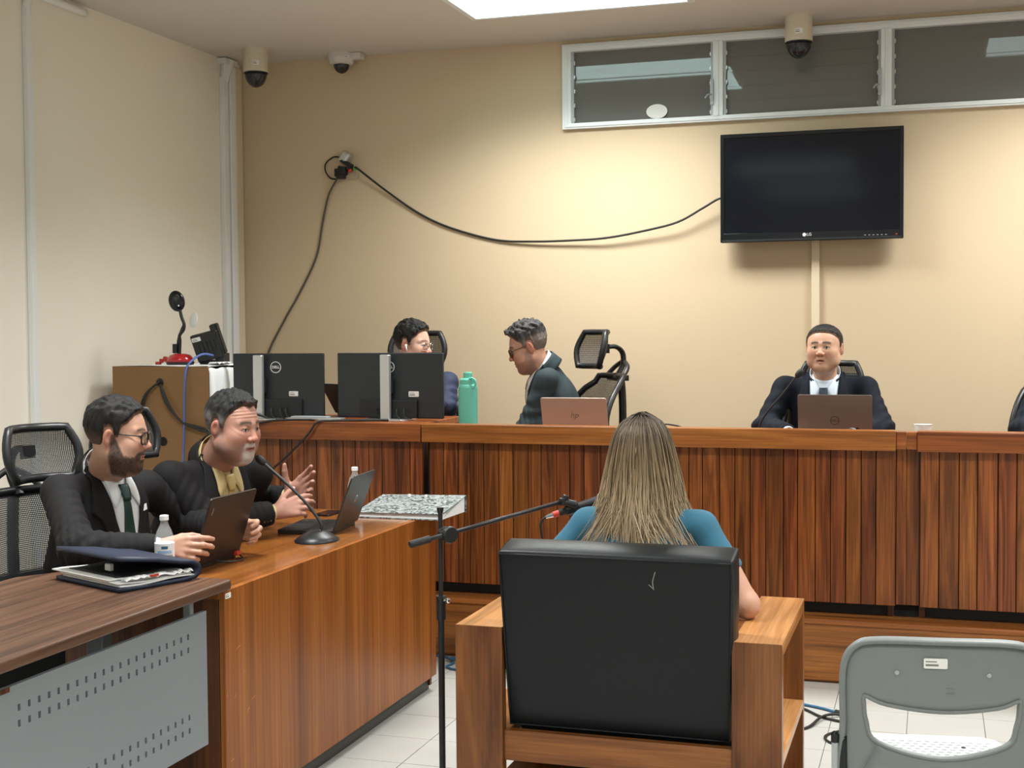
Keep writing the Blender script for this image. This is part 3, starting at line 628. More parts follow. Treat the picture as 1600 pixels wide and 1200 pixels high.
# ------------------------------------------------------------------ monitors, laptops, bottles and microphones
def monitor(x, y, rz, label, zb=1.127, w=.588, h=.335, logo=(0, .12), lab=(.13, -.10), colx=0.0):
    t = thing('monitor', label, 'monitor', (x, y, zb), rz, 'monitors on the left bench module')
    B = lambda *a: MB().bb(*a)
    B(-w/2, w/2, -.012, .012, .010, .010+h).build('back_shell', 'monitor_plastic', t, True, bevel=.006)
    B(-w/2+.004, w/2-.004, .0125, .0145, .014, .006+h).build('screen', 'screen_glass', t, True)
    B(-w*.27, w*.27, -.032, -.012, .012, .105).build('port_housing', 'monitor_low', t, True, bevel=.004)
    B(colx-.026, colx+.026, -.075, -.045, .006, h+.002).build('stand_column', 'silver', t, True, bevel=.006)
    b = MB(); b.bb(colx-.03, colx+.03, -.05, -.010, h*.42, h*.62); b.build('mount_block', 'monitor_low', t, True)
    b = MB(); b.prism(rrect(.24, .17, .02), (colx, -.02, 0), X_, Y_, Z_, .009); b.build('stand_base', 'silver', t, True, bevel=.002)
    lx, lz = logo
    ci = [(math.cos(a*PI/14), math.sin(a*PI/14)) for a in range(28)]
    lo = MB(); lo.ring([(a*.030, b_*.030) for a, b_ in ci], [(a*.0262, b_*.0262) for a, b_ in ci], (lx, -.0122, h/2+lz), X_, Z_, -Y_, .0014); lg = lo.build('logo_ring', 'cap_white', t, True)
    return t
def put_text(t, body, size, mat, lx, ly, lz, **k):
    m = Matrix.LocRotScale(Vector(t.location), t.rotation_euler, None); R3 = m.to_3x3()
    return text('logo_letters', body, size, mat, m @ Vector((lx, ly, lz)), R3 @ X_, R3 @ Z_, t, **k)
def put_label(t, lx, ly, lz, w, h):
    m = Matrix.LocRotScale(Vector(t.location), t.rotation_euler, None); R3 = m.to_3x3()
    asset_label(t, m @ Vector((lx, ly, lz)), R3 @ X_, R3 @ Z_, w, h)
m1 = monitor(-3.25, 6.235, .10, 'black desktop monitor seen from behind, next to the cabinet', w=.50, colx=-.088, logo=(-.012, .105))
put_text(m1, 'DELL', .019, 'cap_white', -.012, -.0135, .2725, bold=.0006); put_label(m1, .085, -.0125, .135, .05, .026)
m2 = monitor(-2.652, 6.305, -.02, 'black desktop monitor seen from behind, next to the green bottle', logo=(.0, .105))
put_text(m2, 'DELL', .019, 'cap_white', 0, -.0135, .2725, bold=.0006); put_label(m2, .135, -.0125, .135, .056, .028)
for t_, xs in ((m1, (-.03, .02, .05)), (m2, (-.06, .05, .09))):
    for x in xs: MB().tube(catmull([(x, -.034, .06), (x+.004, -.05, .045), (x+.012, -.052, .02), (x+.03, -.05, .008)], 4), .004, 6).build('signal_cable', 'cable_black', t_, True, smooth=True)
for (a, l) in (([(-3.42, 6.15, 1.133), (-3.36, 6.13, 1.16), (-3.30, 6.14, 1.15), (-3.25, 6.15, 1.133), (-3.18, 6.12, 1.133)], 'thin black cable looping beside the left monitor stand'),
               ([(-2.62, 6.20, 1.134), (-2.78, 6.14, 1.134), (-2.88, 6.10, 1.134), (-2.945, 6.055, 1.128), (-2.99, 6.045, 1.07), (-3.10, 6.06, .97), (-3.26, 6.05, .82), (-3.36, 6.03, .6), (-3.4, 6.0, PZ+.01)], 'black cable falling diagonally over the bench front between the monitors'),
               ([(-3.0, 6.14, 1.134), (-3.16, 6.10, 1.134), (-3.25, 6.055, 1.125), (-3.33, 6.045, 1.09), (-3.42, 6.05, 1.03), (-3.46, 6.05, .9), (-3.48, 6.04, PZ+.01)], 'black cable slipping over the bench edge behind the bearded man')):
    cable('monitor_cable', l, a, .0055, 'cable_black')
t = thing('keyboard', 'flat silver keyboard edge lying between the two monitors', 'keyboard', (-3.02, 6.16, 1.127))
b = MB(); b.bb(-3.165, -2.865, 6.155, 6.225, 1.127, 1.143); b.build('keyboard_case', 'silver', t, bevel=.005)
b = MB(); b.bb(-3.15, -2.95, 6.165, 6.222, 1.143, 1.149); b.build('key_block', 'steel_grey', t, bevel=.002)

t_lid = {}
def laptop(x, y, z, rz, label, w, d, lean, lid_mat, base_mat='black_matte', group=None, logo=None, base_h=.016, rx=None):
    """hinge line along local x at the origin, user towards -y, lid leaning back to +y"""
    t = thing('laptop', label, 'laptop', (x, y, z), rz, group)
    if rx: t.rotation_euler = rx
    b = MB(); b.prism(rrect(w, d, .012, 3), (0, -d/2, 0), X_, Y_, Z_, base_h); b.build('base', base_mat, t, True, bevel=.002)
    k = MB()
    for r in range(5):
        for c in range(13): k.box((-w*.43+c*w*.0715, -d*.16-r*d*.088, base_h+.0006), (w*.06, d*.07, .0016))
    g = k.build('keys', 'black_plastic', t, True); g['kind'] = 'stuff'
    MB().bb(-w*.17, w*.17, -d*.93, -d*.64, base_h, base_h+.0006).build('touchpad', 'monitor_low', t, True)
    R = rot('X', -lean); o = Vector((0, .002, base_h))
    b = MB(); b.prism(rrect(w, d, .010, 3), o+R @ Vector((0, .0, d/2)), X_, R @ Z_, R @ Y_, .007); lid = b.build('lid', lid_mat, t, True, bevel=.0015); t_lid[t.name] = lid
    b = MB(); b.prism(rrect(w*.96, d*.90, .004, 3), o+R @ Vector((0, -.0008, d/2+.004)), X_, R @ Z_, R @ Y_, .0008); b.build('screen', 'screen_glass', t, True)
    b = MB(); b.cyl((-w*.42, .003, base_h), (w*.42, .003, base_h), .005, None, 10); b.build('hinge', 'black_plastic', t, True)
    m = Matrix.LocRotScale(Vector(t.location), t.rotation_euler, None)
    return t, m, R, o, d, w
def lid_text(L, body, size, mat, u, v, **k):
    t, m, R, o, d, w = L; R3 = m.to_3x3()
    p = m @ (o+R @ Vector((u, .0076, v))); return text('logo_letters', body, size, mat, p, R3 @ (-X_), R3 @ (R @ Z_), t_lid[t.name], **k)
L_ = laptop(-1.70, 6.43, 1.035, PI+.03, 'rose gold laptop on the bench with its lid facing the room', .335, .207, .32, 'gold_lid', 'gold_lid', 'laptops')
lid_text(L_, 'hp', .042, 'dell_lid', 0, .115, shear=.3)
L_ = laptop(-.437, 6.43, 1.035, PI, 'grey brown laptop on the bench in front of the judge', .340, .224, .2, 'dell_lid', 'dell_lid', 'laptops')
lid_text(L_, 'DELL', .016, 'black_matte', 0, .10)
t_, m, R, o, d, w = L_; ci = [(math.cos(a*PI/14), math.sin(a*PI/14)) for a in range(28)]
p = m @ (o+R @ Vector((0, .0072, .10))); R3 = m.to_3x3()
MB().ring([(a*.021, b_*.021) for a, b_ in ci], [(a*.0185, b_*.0185) for a, b_ in ci], p, R3 @ (-X_), R3 @ (R @ Z_), R3 @ (R @ Y_), .0006).build('logo_ring', 'black_matte', t_lid[t_.name])
laptop(-2.99, 6.56, 1.127, PI-.5, 'small black laptop half hidden between the two monitors', .26, .19, .55, 'black_matte', 'black_matte', 'laptops')
# user sits at -x: local -y must point to world -x -> rotate by -90 degrees
L_ = laptop(-2.36, 4.035, .7815, -PI/2, 'black laptop held upright by the man in glasses', .31, .245, .32, 'think_lid', 'black_plastic', 'laptops')
t_, m, R, o, d, w = L_; R3 = m.to_3x3(); p = m @ (o+R @ Vector((.125, .0074, .205)))
text('logo_letters', 'ThinkPad', .013, 'silver', p, R3 @ (Vector((-.55, 0, .83))), R3 @ (R @ Vector((.83, 0, .55))), t_lid[t_.name])
b = MB(); b.tube(catmull([(-2.35, 4.02, .795), (-2.31, 4.05, .789), (-2.30, 4.12, .785), (-2.33, 4.17, .787), (-2.35, 4.185, .792)], 5), .003, 6); b.build('charging_cord', 'cable_black', t_, smooth=True)
MB().box((-2.345, 4.165, .80), (.018, .03, .016)).build('cord_plug', 'red_plastic', t_, bevel=.003)
L_ = laptop(-2.272, 4.905, .7805, -PI/2+.12, 'dark open laptop in front of the bearded man', .315, .228, .36, 'dark_lid', 'dark_lid', 'laptops')
t_, m, R, o, d, w = L_; R3 = m.to_3x3(); p = m @ (o+R @ Vector((0, .0072, .12)))
MB().ring([(a*.015, b_*.015) for a, b_ in ci], [(a*.012, b_*.012) for a, b_ in ci], p, R3 @ (-X_), R3 @ (R @ Z_), R3 @ (R @ Y_), .0006).build('logo_ring', 'chrome', t_lid[t_.name])

def water_bottle(x, y, z, label, h=.175):
    t = thing('water_bottle', label, 'bottle', (x, y, z), 0, 'plastic water bottles'); s = h/.205; r = .0315
    pr = [(.026, 0), (r, .004), (r, .03), (r*.95, .036), (r, .042), (r, .075), (r*.96, .08), (r, .085), (r, .118), (r*.97, .13), (r*.75, .155), (r*.45, .175), (.0125, .182), (.0125, .192)]
    MB().lathe([(a, b_*s) for a, b_ in pr], (x, y, z), 24).build('bottle_body', 'water', t, smooth=True)
    lb = MB(); lb.lathe([(r+.0006, .062*s), (r+.0006, .116*s)], (x, y, z), 24); lbo = lb.build('label', 'shirt_white', t)
    a0 = math.atan2(-y, -x)
    for nm, mt, z0_, z1_, aw in (('label_bar', 'cyan_cable', .099, .108, .32), ('label_print', 'label_blue', .084, .093, .75), ('label_picture', 'label_tan', .066, .079, .85)):
        MB().grid([[Vector((x+(r+.0012)*math.cos(a0+aw*(k/6-1)), y+(r+.0012)*math.sin(a0+aw*(k/6-1)), z+zz*s)) for k in range(13)] for zz in (z0_, z1_)]).build(nm, mt, lbo)
    MB().lathe([(.0145, .190*s), (.0145, .204*s), (.012, .206*s)], (x, y, z), 20).build('cap', 'cap_white', t)
water_bottle(-2.385, 3.765, .7805, 'small clear water bottle beside the hand of the man in glasses', .205)
water_bottle(-2.44, 5.385, .7805, 'small clear water bottle standing behind the dark open laptop', .2)
t = thing('steel_bottle', 'mint green insulated bottle with a ring carry cap on the bench', 'bottle', (-2.232, 6.31, 1.035))
bx, by, bzz = -2.232, 6.31, 1.035
MB().lathe([(.045, 0), (.0485, .006), (.0485, .262), (.046, .272), (.040, .280)], (bx, by, bzz), 32).build('flask', 'teal_bottle', t, smooth=False, bevel=0)
MB().lathe([(.041, .277), (.041, .300), (.037, .306), (.022, .310), (.022, .334), (.019, .340)], (bx, by, bzz), 28).build('cap', 'teal_bottle', t)
MB().tube([(bx+.031+.021*math.cos(a*PI/10), by-.03, bzz+.285+.024*math.sin(a*PI/10)) for a in range(20)], .0058, 8, closed=True).build('carry_ring', 'teal_bottle', t, smooth=True)

def goose(label, base, pts, head, wide, group='gooseneck microphones'):
    t = thing('gooseneck_microphone', label, 'microphone', base, 0, group); b0 = Vector(base)
    if wide:
        rows = []
        for (s, z) in ((1, 0), (1, .006), (.72, .020), (.42, .032), (.25, .036)):
            rows.append([b0+Vector(((.082*math.cos(a))*s, (.098*math.sin(a))*s, z*1.15)) for a in [2*PI*k/24 for k in range(25)]])
        m_ = MB().grid(rows); m_.f.append(tuple(4*25+k for k in range(24))); m_.build('base', 'black_plastic', t, smooth=True)
    else: MB().lathe([(.05, 0), (.05, .012), (.03, .022), (.014, .026)], base, 20).build('base', 'black_plastic', t)
    P = catmull(pts, 8); MB().tube(P, .0062 if wide else .0048, 8).build('gooseneck', 'chair_metal', t, smooth=True)
    MB().tube(P[:5], .009, 10).build('neck_socket', 'black_plastic', t, smooth=True)
    d = (P[-1]-P[-3]).normalized(); e = P[-1]
    MB().tube([e-d*.004, e, e+d*.008, e+d*.03, e+d*.042, e+d*.047], [.006, .010, .0145, .0155, .011, .002], 14).build('foam_head', 'black_matte', t, smooth=True)
goose('gooseneck microphone on the counsel desk between the two suited men', (-2.245, 4.60, .78), [(-2.232, 4.60, .812), (-2.225, 4.60, .84), (-2.25, 4.60, .88), (-2.30, 4.60, .935), (-2.38, 4.60, 1.005), (-2.44, 4.60, 1.052), (-2.465, 4.60, 1.072)], None, True)
goose('gooseneck microphone on the bench beside the judge', (-.80, 6.44, 1.035), [(-.80, 6.44, 1.055), (-.795, 6.44, 1.10), (-.782, 6.44, 1.14), (-.75, 6.44, 1.19), (-.69, 6.44, 1.26), (-.64, 6.44, 1.325), (-.618, 6.44, 1.352)], None, False)
t = thing('paper_cup', 'white cup rim just above the bench rail near the post', 'cup', (-.04, 6.40, 1.035))
MB().lathe([(.030, 0), (.040, .098), (.042, .101), (.039, .101), (.029, .004)], (-.04, 6.40, 1.035), 24).build('cup_wall', 'cap_white', t)
cable('bench_cable', 'thin black cable curling on the bench behind the blonde head', [(-1.33, 6.35, 1.04), (-1.28, 6.30, 1.10), (-1.235, 6.28, 1.125), (-1.19, 6.28, 1.125), (-1.13, 6.30, 1.105), (-1.08, 6.35, 1.04)], .004, 'cable_black')

# lever arch file on the counsel desk
A_ = Vector((-2.372, 5.235, .781)); ex = Vector((1, -.03, 0)).normalized(); ey = Vector((-.03, 1, 0)); ey = (ey-ex*ey.dot(ex)).normalized()
t = thing('lever_arch_file', 'grey marbled lever arch file lying on the far end of the counsel desk', 'file', tuple(A_))
def fb(u0, u1, v0, v1, w0, w1, R=None):
    b = MB(); b.add([A_+ex*u+ey*v+Z_*w for u in (u0, u1) for v in (v0, v1) for w in (w0, w1)], [(0, 1, 3, 2), (4, 6, 7, 5), (0, 4, 5, 1), (2, 3, 7, 6), (0, 2, 6, 4), (1, 5, 7, 3)]); return b
fb(.0, .395, .0, .285, 0, .003).build('bottom_cover', 'marble_cover', t)
b = MB(); 
P8 = [A_+ex*u+ey*v+Z_*w for (u, v, w) in ((.0, 0, .020), (.405, .0, .026), (.405, .285, .072), (.0, .285, .062), (.0, 0, .023), (.405, .0, .029), (.405, .285, .075), (.0, .285, .065))]
b.add(P8, [(0, 3, 2, 1), (4, 5, 6, 7), (0, 1, 5, 4), (2, 3, 7, 6), (1, 2, 6, 5), (3, 0, 4, 7)]); b.build('top_cover', 'marble_cover', t)
P8 = [A_+ex*u+ey*v+Z_*w for (u, v, w) in ((.0, .282, .0), (.405, .282, .0), (.405, .285, .0), (.0, .285, .0), (.0, .282, .064), (.405, .282, .074), (.405, .285, .074), (.0, .285, .064))]
b = MB(); b.add(P8, [(0, 3, 2, 1), (4, 5, 6, 7), (0, 1, 5, 4), (2, 3, 7, 6), (1, 2, 6, 5), (3, 0, 4, 7)]); b.build('spine', 'marble_cover', t)
for i in range(3): fb(.01, .398-.004*i, .006+.003*i, .25, .004+.006*i, .0095+.006*i).build('paper_sheaf', 'paper', t)
b = MB(); P6 = [A_+ex*u+ey*v+Z_*w for u in (.30, .40) for (v, w) in ((.01, .003), (.27, .003), (.27, .066))]; b.add(P6, [(0, 1, 2), (3, 5, 4), (0, 3, 4, 1), (1, 4, 5, 2), (2, 5, 3, 0)]); b.build('page_edges', 'paper', t)
for u in (.15, .23): MB().tube([A_+ex*u+ey*.24+Z_*.064, A_+ex*u+ey*.24+Z_*.076], .007, 10).build('rivet', 'cap_white', t)
tag(MB().prism(rrect(.075, .15, .01), (-2.53, 5.30, .7805), X_, Y_, Z_, .008).build('mobile_phone', 'black_gloss', bevel=.002), 'dark mobile phone lying flat behind the dark open laptop', 'phone')

# zip portfolio on the near table
A2 = Vector((-2.590, 3.480, TZ+.001)); B2 = Vector((-2.275, 3.345, TZ+.001)); e1 = (A2-B2).normalized(); e2 = Vector((-e1.y, e1.x, 0)); e2 = e2 if e2.y > 0 else -e2
t = thing('portfolio', 'navy zip portfolio lying half open with papers on the near table', 'portfolio', tuple(B2)); LW, LD = .345, .27
C2 = B2+e2*LD; U2 = -e2; V2 = e1                     # spine along C2 -> C2+V2*LW, covers open towards U2
def fold(rows_prof, v0, v1, n=8):
    rows = [[C2+U2*u+V2*(v0+(v1-v0)*j/n)+Z_*w for j in range(n+1)] for (u, w) in rows_prof]; return MB().grid(rows)
fold([(LD, .007), (LD*.6, .005), (.04, .006), (.0, .010), (-.014, .020), (-.018, .033), (-.012, .047), (.004, .056), (.05, .062), (LD*.5, .080), (LD*.99, .098)], 0, LW).build('cover', 'navy_cloth', t, smooth=True, solid=.012)
for i, (u0, u1, z_, v0) in enumerate(((.0, .262, .016, .004), (.01, .268, .022, .008), (.02, .272, .028, .05))):
    b = MB(); rows = [[C2+U2*(u0+(u1-u0)*i_/8)+V2*(v0+(LW-.03)*j/6)+Z_*(z_+.003*math.sin(i_*.8+i)) for j in range(7)] for i_ in range(9)]
    b.grid(rows); b.build('paper_sheet', 'paper', t, smooth=True, solid=.004)
b = MB(); rows = [[C2+U2*(.03+.21*i_/8)+V2*(.06+.26*j/6)+Z_*(.036+.003*math.sin(i_*.7)) for j in range(7)] for i_ in range(9)]; b.grid(rows); b.build('notebook', 'black_matte', t, smooth=True, solid=.003)
MB().box(C2+U2*.20+V2*.16+Z_*.050, (.03, .014, .022), rot('Z', -.4)).build('clasp', 'cap_white', t, bevel=.003)
rng_ = random.Random(3); b = MB(); rows = []
for q in range(25):
    k = .030+rng_.uniform(-.004, .006); rows.append([C2+U2*(.008+.0098*q)+V2*(-.004+rng_.uniform(0, .006))+Z_*k, C2+U2*(.008+.0098*q+rng_.uniform(-.004, .004))+V2*.008+Z_*(k+.006), C2+U2*(.008+.0098*q)+V2*.03+Z_*(k+.002)])
b.grid(rows)
b.build('crumpled_edges', 'paper', t, solid=.0012); MB().box(C2+U2*.15+V2*-.003+Z_*.036, (.03, .004, .006), rot('Z', 1.2)).build('red_tab', 'red_plastic', t)
# ------------------------------------------------------------------ witness armchair
t = thing('armchair', 'wide wooden armchair with a black leather back cushion seen from behind', 'armchair', (-.897, 4.14, 0))
for x0, x1 in ((-1.392, -1.242), (-.547, -.404)):
    yz = lambda poly: MB().prism(poly, (x0, 0, 0), (0, 1, 0), (0, 0, 1), (1, 0, 0), x1-x0)      # mitred boards
    yz([(3.8015, .680), (3.8415, .640), (4.4485, .640), (4.4885, .680)]).build('armrest', 'chair_arm_wood', t, bevel=.0015)
    yz([(3.80, 0), (3.84, 0), (3.84, .640), (3.80, .680)]).build('rear_post', 'chair_wood', t, bevel=.0015)
    yz([(4.45, 0), (4.49, 0), (4.49, .680), (4.45, .640)]).build('front_post', 'chair_wood', t, bevel=.0015)
    MB().bb(x0, x1, 3.84, 4.45, .318, .348).build('side_shelf', 'chair_arm_wood', t, bevel=.002)
    MB().bb(x0, x1, 3.84, 4.45, .03, .065).build('lower_rail', 'chair_rail_wood', t, bevel=.002)
MB().bb(-1.242, -.547, 3.815, 3.845, .268, .362).build('rear_rail', 'chair_rail_wood', t, bevel=.003)
MB().bb(-1.242, -.547, 4.44, 4.475, .20, .31).build('front_rail', 'chair_rail_wood', t, bevel=.003)
MB().bb(-1.242, -.547, 3.845, 4.44, .20, .235).build('seat_board', 'chair_rail_wood', t)
def cushion(c, u, v, w, su, sv, sw, pad, name, n=14):
    """padded block: u, v wide axes, w thickness axis"""
    rows = []; m = MB(); P = []
    se = lambda x, p: math.copysign(abs(x)**p, x)
    for i in range(n+1):
        a = -PI/2+PI*i/n; rows_ = []
        for j in range(4*n):
            b = 2*PI*j/(4*n)
            x = se(math.cos(b), .16)*se(math.cos(a), .30); y = se(math.sin(b), .16)*se(math.cos(a), .30); z = se(math.sin(a), .35)
            pu = (1-x*x)*(1-y*y)
            rows_.append(c+u*(x*su/2)+v*(y*sv/2)+w*(z*(sw/2+pad*pu)))
        rows_.append(rows_[0]); rows.append(rows_)
    return m.grid(rows)
ct, cbm = Vector((-.885, 3.735, .945)), Vector((-.898, 3.862, .365))
vv = (ct-cbm); sv = vv.length; vv.normalize(); uu = X_.copy(); ww = uu.cross(vv).normalized()      # ww points to the room (rear face)
cc = (ct+cbm)/2-ww*.065+Vector((.004, 0, 0))
rf = [Vector((-1.240, 3.862, .364)), Vector((-.558, 3.862, .364)), Vector((-.532, 3.735, .924)), Vector((-1.233, 3.735, .924))]     # rear face, seen from the room
ff_ = [p-ww*.125+Vector((0, 0, dz)) for p, dz in zip(rf, (0, 0, -.004, -.004))]
def lerp4(q, u, v): return (q[0]*(1-u)+q[1]*u)*(1-v)+(q[3]*(1-u)+q[2]*u)*v
b = MB(); n = 12
bulg = lambda u, v: 16*u*(1-u)*v*(1-v)
b.grid([[lerp4(rf, i/n, j/n)+ww*.006*bulg(i/n, j/n) for i in range(n+1)] for j in range(n+1)]); b.grid([[lerp4(ff_, i/n, j/n)-ww*.02*bulg(i/n, j/n) for i in range(n, -1, -1)] for j in range(n+1)])
for (p, q, r_, t2) in ((rf[1], rf[0], ff_[0], ff_[1]), (rf[2], rf[1], ff_[1], ff_[2]), (rf[3], rf[2], ff_[2], ff_[3]), (rf[0], rf[3], ff_[3], ff_[0])):
    nn = (q-p).cross(t2-p).normalized(); b.grid([[lerp4([p, q, r_, t2], i/n, j/4)+nn*(.008*math.sin(PI*j/4)*(1-abs(2*i/n-1)**6)) for i in range(n+1)] for j in range(5)])
me_ = b.mesh('back_cushion', t); import bmesh as _bm
bm_ = _bm.new(); bm_.from_mesh(me_); _bm.ops.remove_doubles(bm_, verts=bm_.verts, dist=.0005); _bm.ops.recalc_face_normals(bm_, faces=bm_.faces); bm_.to_mesh(me_); bm_.free()
link('back_cushion', me_, 'leather', t, smooth=True, bevel=.010, bseg=3)
cr_ = [lerp4(rf, u, v)+ww*.0012 for u, v in ((.008, .01), (.992, .01), (.992, .985), (.008, .985))]
lp = []
for k in range(4): lp += [cr_[k]*(1-i/10)+cr_[(k+1) % 4]*(i/10) for i in range(10)]
MB().tube(lp, .0032, 6, closed=True).build('seam_piping', 'leather', t, smooth=True)
cc = (rf[0]+rf[1]+rf[2]+rf[3])/4-ww*.0605
cushion(Vector((-.895, 4.20, .33)), X_, Y_, Z_, .68, .56, .17, .02, 's', 14).build('seat_cushion', 'leather', t, smooth=True)
sc = MB(); sc.tube(catmull([cc+uu*(.128)+vv*(.245)+ww*.0655, cc+uu*.120+vv*.215+ww*.066, cc+uu*.122+vv*.195+ww*.066], 3), .0012, 4); sc.tube([cc+uu*.108+vv*.205+ww*.066, cc+uu*.124+vv*.19+ww*.066], .001, 4); sc.build('scuff_marks', 'steel_grey', t)

# ------------------------------------------------------------------ microphone stand
t = thing('microphone_stand', 'black boom microphone stand standing left of the wooden armchair', 'microphone stand', (-1.532, 4.05, 0))
px_, py_ = -1.532, 4.05
MB().lathe([(.118, 0), (.12, .006), (.115, .014), (.03, .024), (.018, .04)], (px_, py_, 0), 32).build('base', 'black_matte', t)
MB().cyl((px_, py_, .03), (px_, py_, .68), .0105, None, 14).build('lower_tube', 'black_plastic', t, smooth=False)
MB().cyl((px_, py_, .68), (px_, py_, .99), .0075, None, 14).build('upper_tube', 'black_plastic', t)
b = MB(); b.cyl((px_, py_, .635), (px_, py_, .705), .0155, None, 16); b.cyl((px_, py_, .70), (px_, py_, .712), .017, None, 16); b.build('height_collar', 'black_plastic', t)
b = MB(); b.cyl((px_, py_, .70), (px_+.028, py_-.008, .70), .006, None, 10); b.sphere((px_+.028, py_-.008, .70), .009, 10, 8); b.build('collar_screw', 'chrome', t)
MB().cyl((px_, py_, .985), (px_, py_, 1.003), .009, .012, 12).build('tube_cap', 'black_plastic', t)
T0, T1 = Vector((-1.592, 3.93, .897)), Vector((-1.222, 4.43, .985)); bd = (T1-T0).normalized()
cl = T0+bd*((Vector((px_+.014, py_, .93))-T0).dot(bd))
MB().tube([T0+bd*.05, T1], .0075, 10).build('boom', 'black_plastic', t, smooth=True); MB().tube([T0, T0+bd*.004, T0+bd*.075, T0+bd*.078], [.009, .0125, .0125, .009], 12).build('boom_grip', 'black_matte', t)
kn = Vector((bd.y, -bd.x, 0)).normalized()
b = MB(); b.cyl(cl-kn*.022, cl+kn*.016, .024, None, 20); b.cyl(cl+kn*.016, cl+kn*.028, .029, .026, 20); b.box(cl, (.03, .03, .04)); b.build('boom_clutch', 'black_plastic', t, bevel=.002)
b = MB(); b.box(T1, (.022, .022, .026)); b.cyl(T1-Vector((0, 0, .006)), T1+Vector((.012, .006, .022)), .012, None, 12); b.tube([T1, T1+Vector((.03, .008, -.008)), T1+Vector((.045, .012, -.012))], [.012, .014, .015], 10); b.build('clip_joint', 'black_plastic', t, bevel=.003)
t = thing('microphone', 'black handheld microphone with red connector on the boom beside the blonde hair', 'microphone', (-1.17, 4.46, .96))
m0, m1_ = Vector((-1.262, 4.425, .936)), Vector((-1.04, 4.52, 1.008)); md = (m1_-m0).normalized()
MB().tube([m0+md*.028, m0+md*.03, m0+md*.17, m0+md*.18], [.010, .0125, .0165, .018], 14).build('handle', 'black_matte', t, smooth=True)
MB().tube([m0+md*(.175+.05*k/8) for k in range(9)], [.019, .023, .0255, .027, .027, .0255, .022, .015, .003], 16).build('grille', 'steel_grey', t, smooth=True)
MB().tube([m0+md*.006, m0+md*.008, m0+md*.03], [.0085, .011, .011], 12).build('red_ring', 'red_plastic', t); MB().tube([m0-md*.02, m0+md*.006], [.006, .0095], 10).build('connector', 'chrome', t)
MB().tube([m0+md*.055, m0+md*.10], .019, 14).build('clip', 'black_plastic', t)
cable('microphone_cable', 'black cable dropping from the red connector of the microphone', [m0-md*.018, m0-md*.03+Vector((-.006, 0, -.012)), m0+Vector((-.035, -.005, -.06)), m0+Vector((-.040, .07, -.2)), m0+Vector((-.05, .13, -.5)), Vector((-1.36, 4.62, .2)), Vector((-1.45, 4.72, .008)), Vector((-1.62, 5.0, .006)), Vector((-1.5, 5.5, .006))], .0045, 'cable_black')

# ------------------------------------------------------------------ grey plastic chair, near right corner
FX, FY, FR = .020, 3.42, .148
t = thing('plastic_chair', 'grey plastic chair with a slotted back in the near right corner', 'chair', (FX, FY, 0), FR)
outer = []
for i in range(49):                                   # outline of the back shell, clockwise from lower left
    s = i/48
    pts = [(-.222, .40), (-.232, .60), (-.232, .74), (-.205, .795), (-.15, .812), (0, .815), (.15, .812), (.205, .795), (.232, .74), (.232, .60), (.222, .40), (0, .385)]
    outer = [(p.x, p.y) for p in catmull([(a, b, 0) for a, b in pts], 5, closed=True)]
inn = [(-.150, .553), (-.178, .605), (-.184, .650), (-.181, .670), (-.13, .652), (0, .640), (.13, .652), (.181, .670), (.184, .650), (.178, .605), (.150, .553), (0, .520)]
inner = [(p.x, p.y) for p in catmull([(a, b, 0) for a, b in inn], 5, closed=True)]
bulge = lambda x, z: -.028*(1-(x/.235)**2)-.03*max(0, (z-.42))/.4
rowsO = []
for k in range(9):
    q = k/8; rowsO.append([Vector((o[0]*(1-q)+i_[0]*q, bulge(o[0]*(1-q)+i_[0]*q, o[1]*(1-q)+i_[1]*q)+.012*max(0, 1-q*3.2), o[1]*(1-q)+i_[1]*q)) for o, i_ in zip(outer+outer[:1], inner+inner[:1])])
MB().grid(rowsO).build('back_shell', 'chair_grey', t, True, smooth=True, solid=.006)
MB().tube([Vector((a, bulge(a, b)+.004, b)) for a, b in outer], .009, 8, closed=True, flat=1.6, up=(0, 1, 0)).build('back_rim', 'chair_grey', t, True, smooth=True)
MB().tube([Vector((a, bulge(a, b)+.002, b)) for a, b in inner], .006, 8, closed=True, flat=1.6, up=(0, 1, 0)).build('slot_rim', 'chair_grey', t, True, smooth=True)
for x in (-.108, .108): MB().lathe([(.0055, 0), (.0055, .003), (.003, .004)], (x, bulge(x, .745)-.0035, .735), 12, rot('X', PI/2)).build('screw', 'steel_grey', t, True)
b = MB(); b.prism(rrect(.44, .40, .06), (0, .21, .432), X_, Y_, Z_, .016); b.build('seat', 'chair_seat_grey', t, True, bevel=.006)
b = MB()
for i in range(16):
    for j in range(12): b.box((-.17+.0226*i+(.011 if j % 2 else 0), .10+.022*j, .4485), (.011, .004, .002))
g = b.build('seat_texture', 'chair_seat_grey', t, True); g['kind'] = 'stuff'
for x in (-.11, .11): MB().lathe([(.006, 0), (.006, .002), (.003, .003)], (x, .30, .448), 10).build('screw', 'black_plastic', t, True)
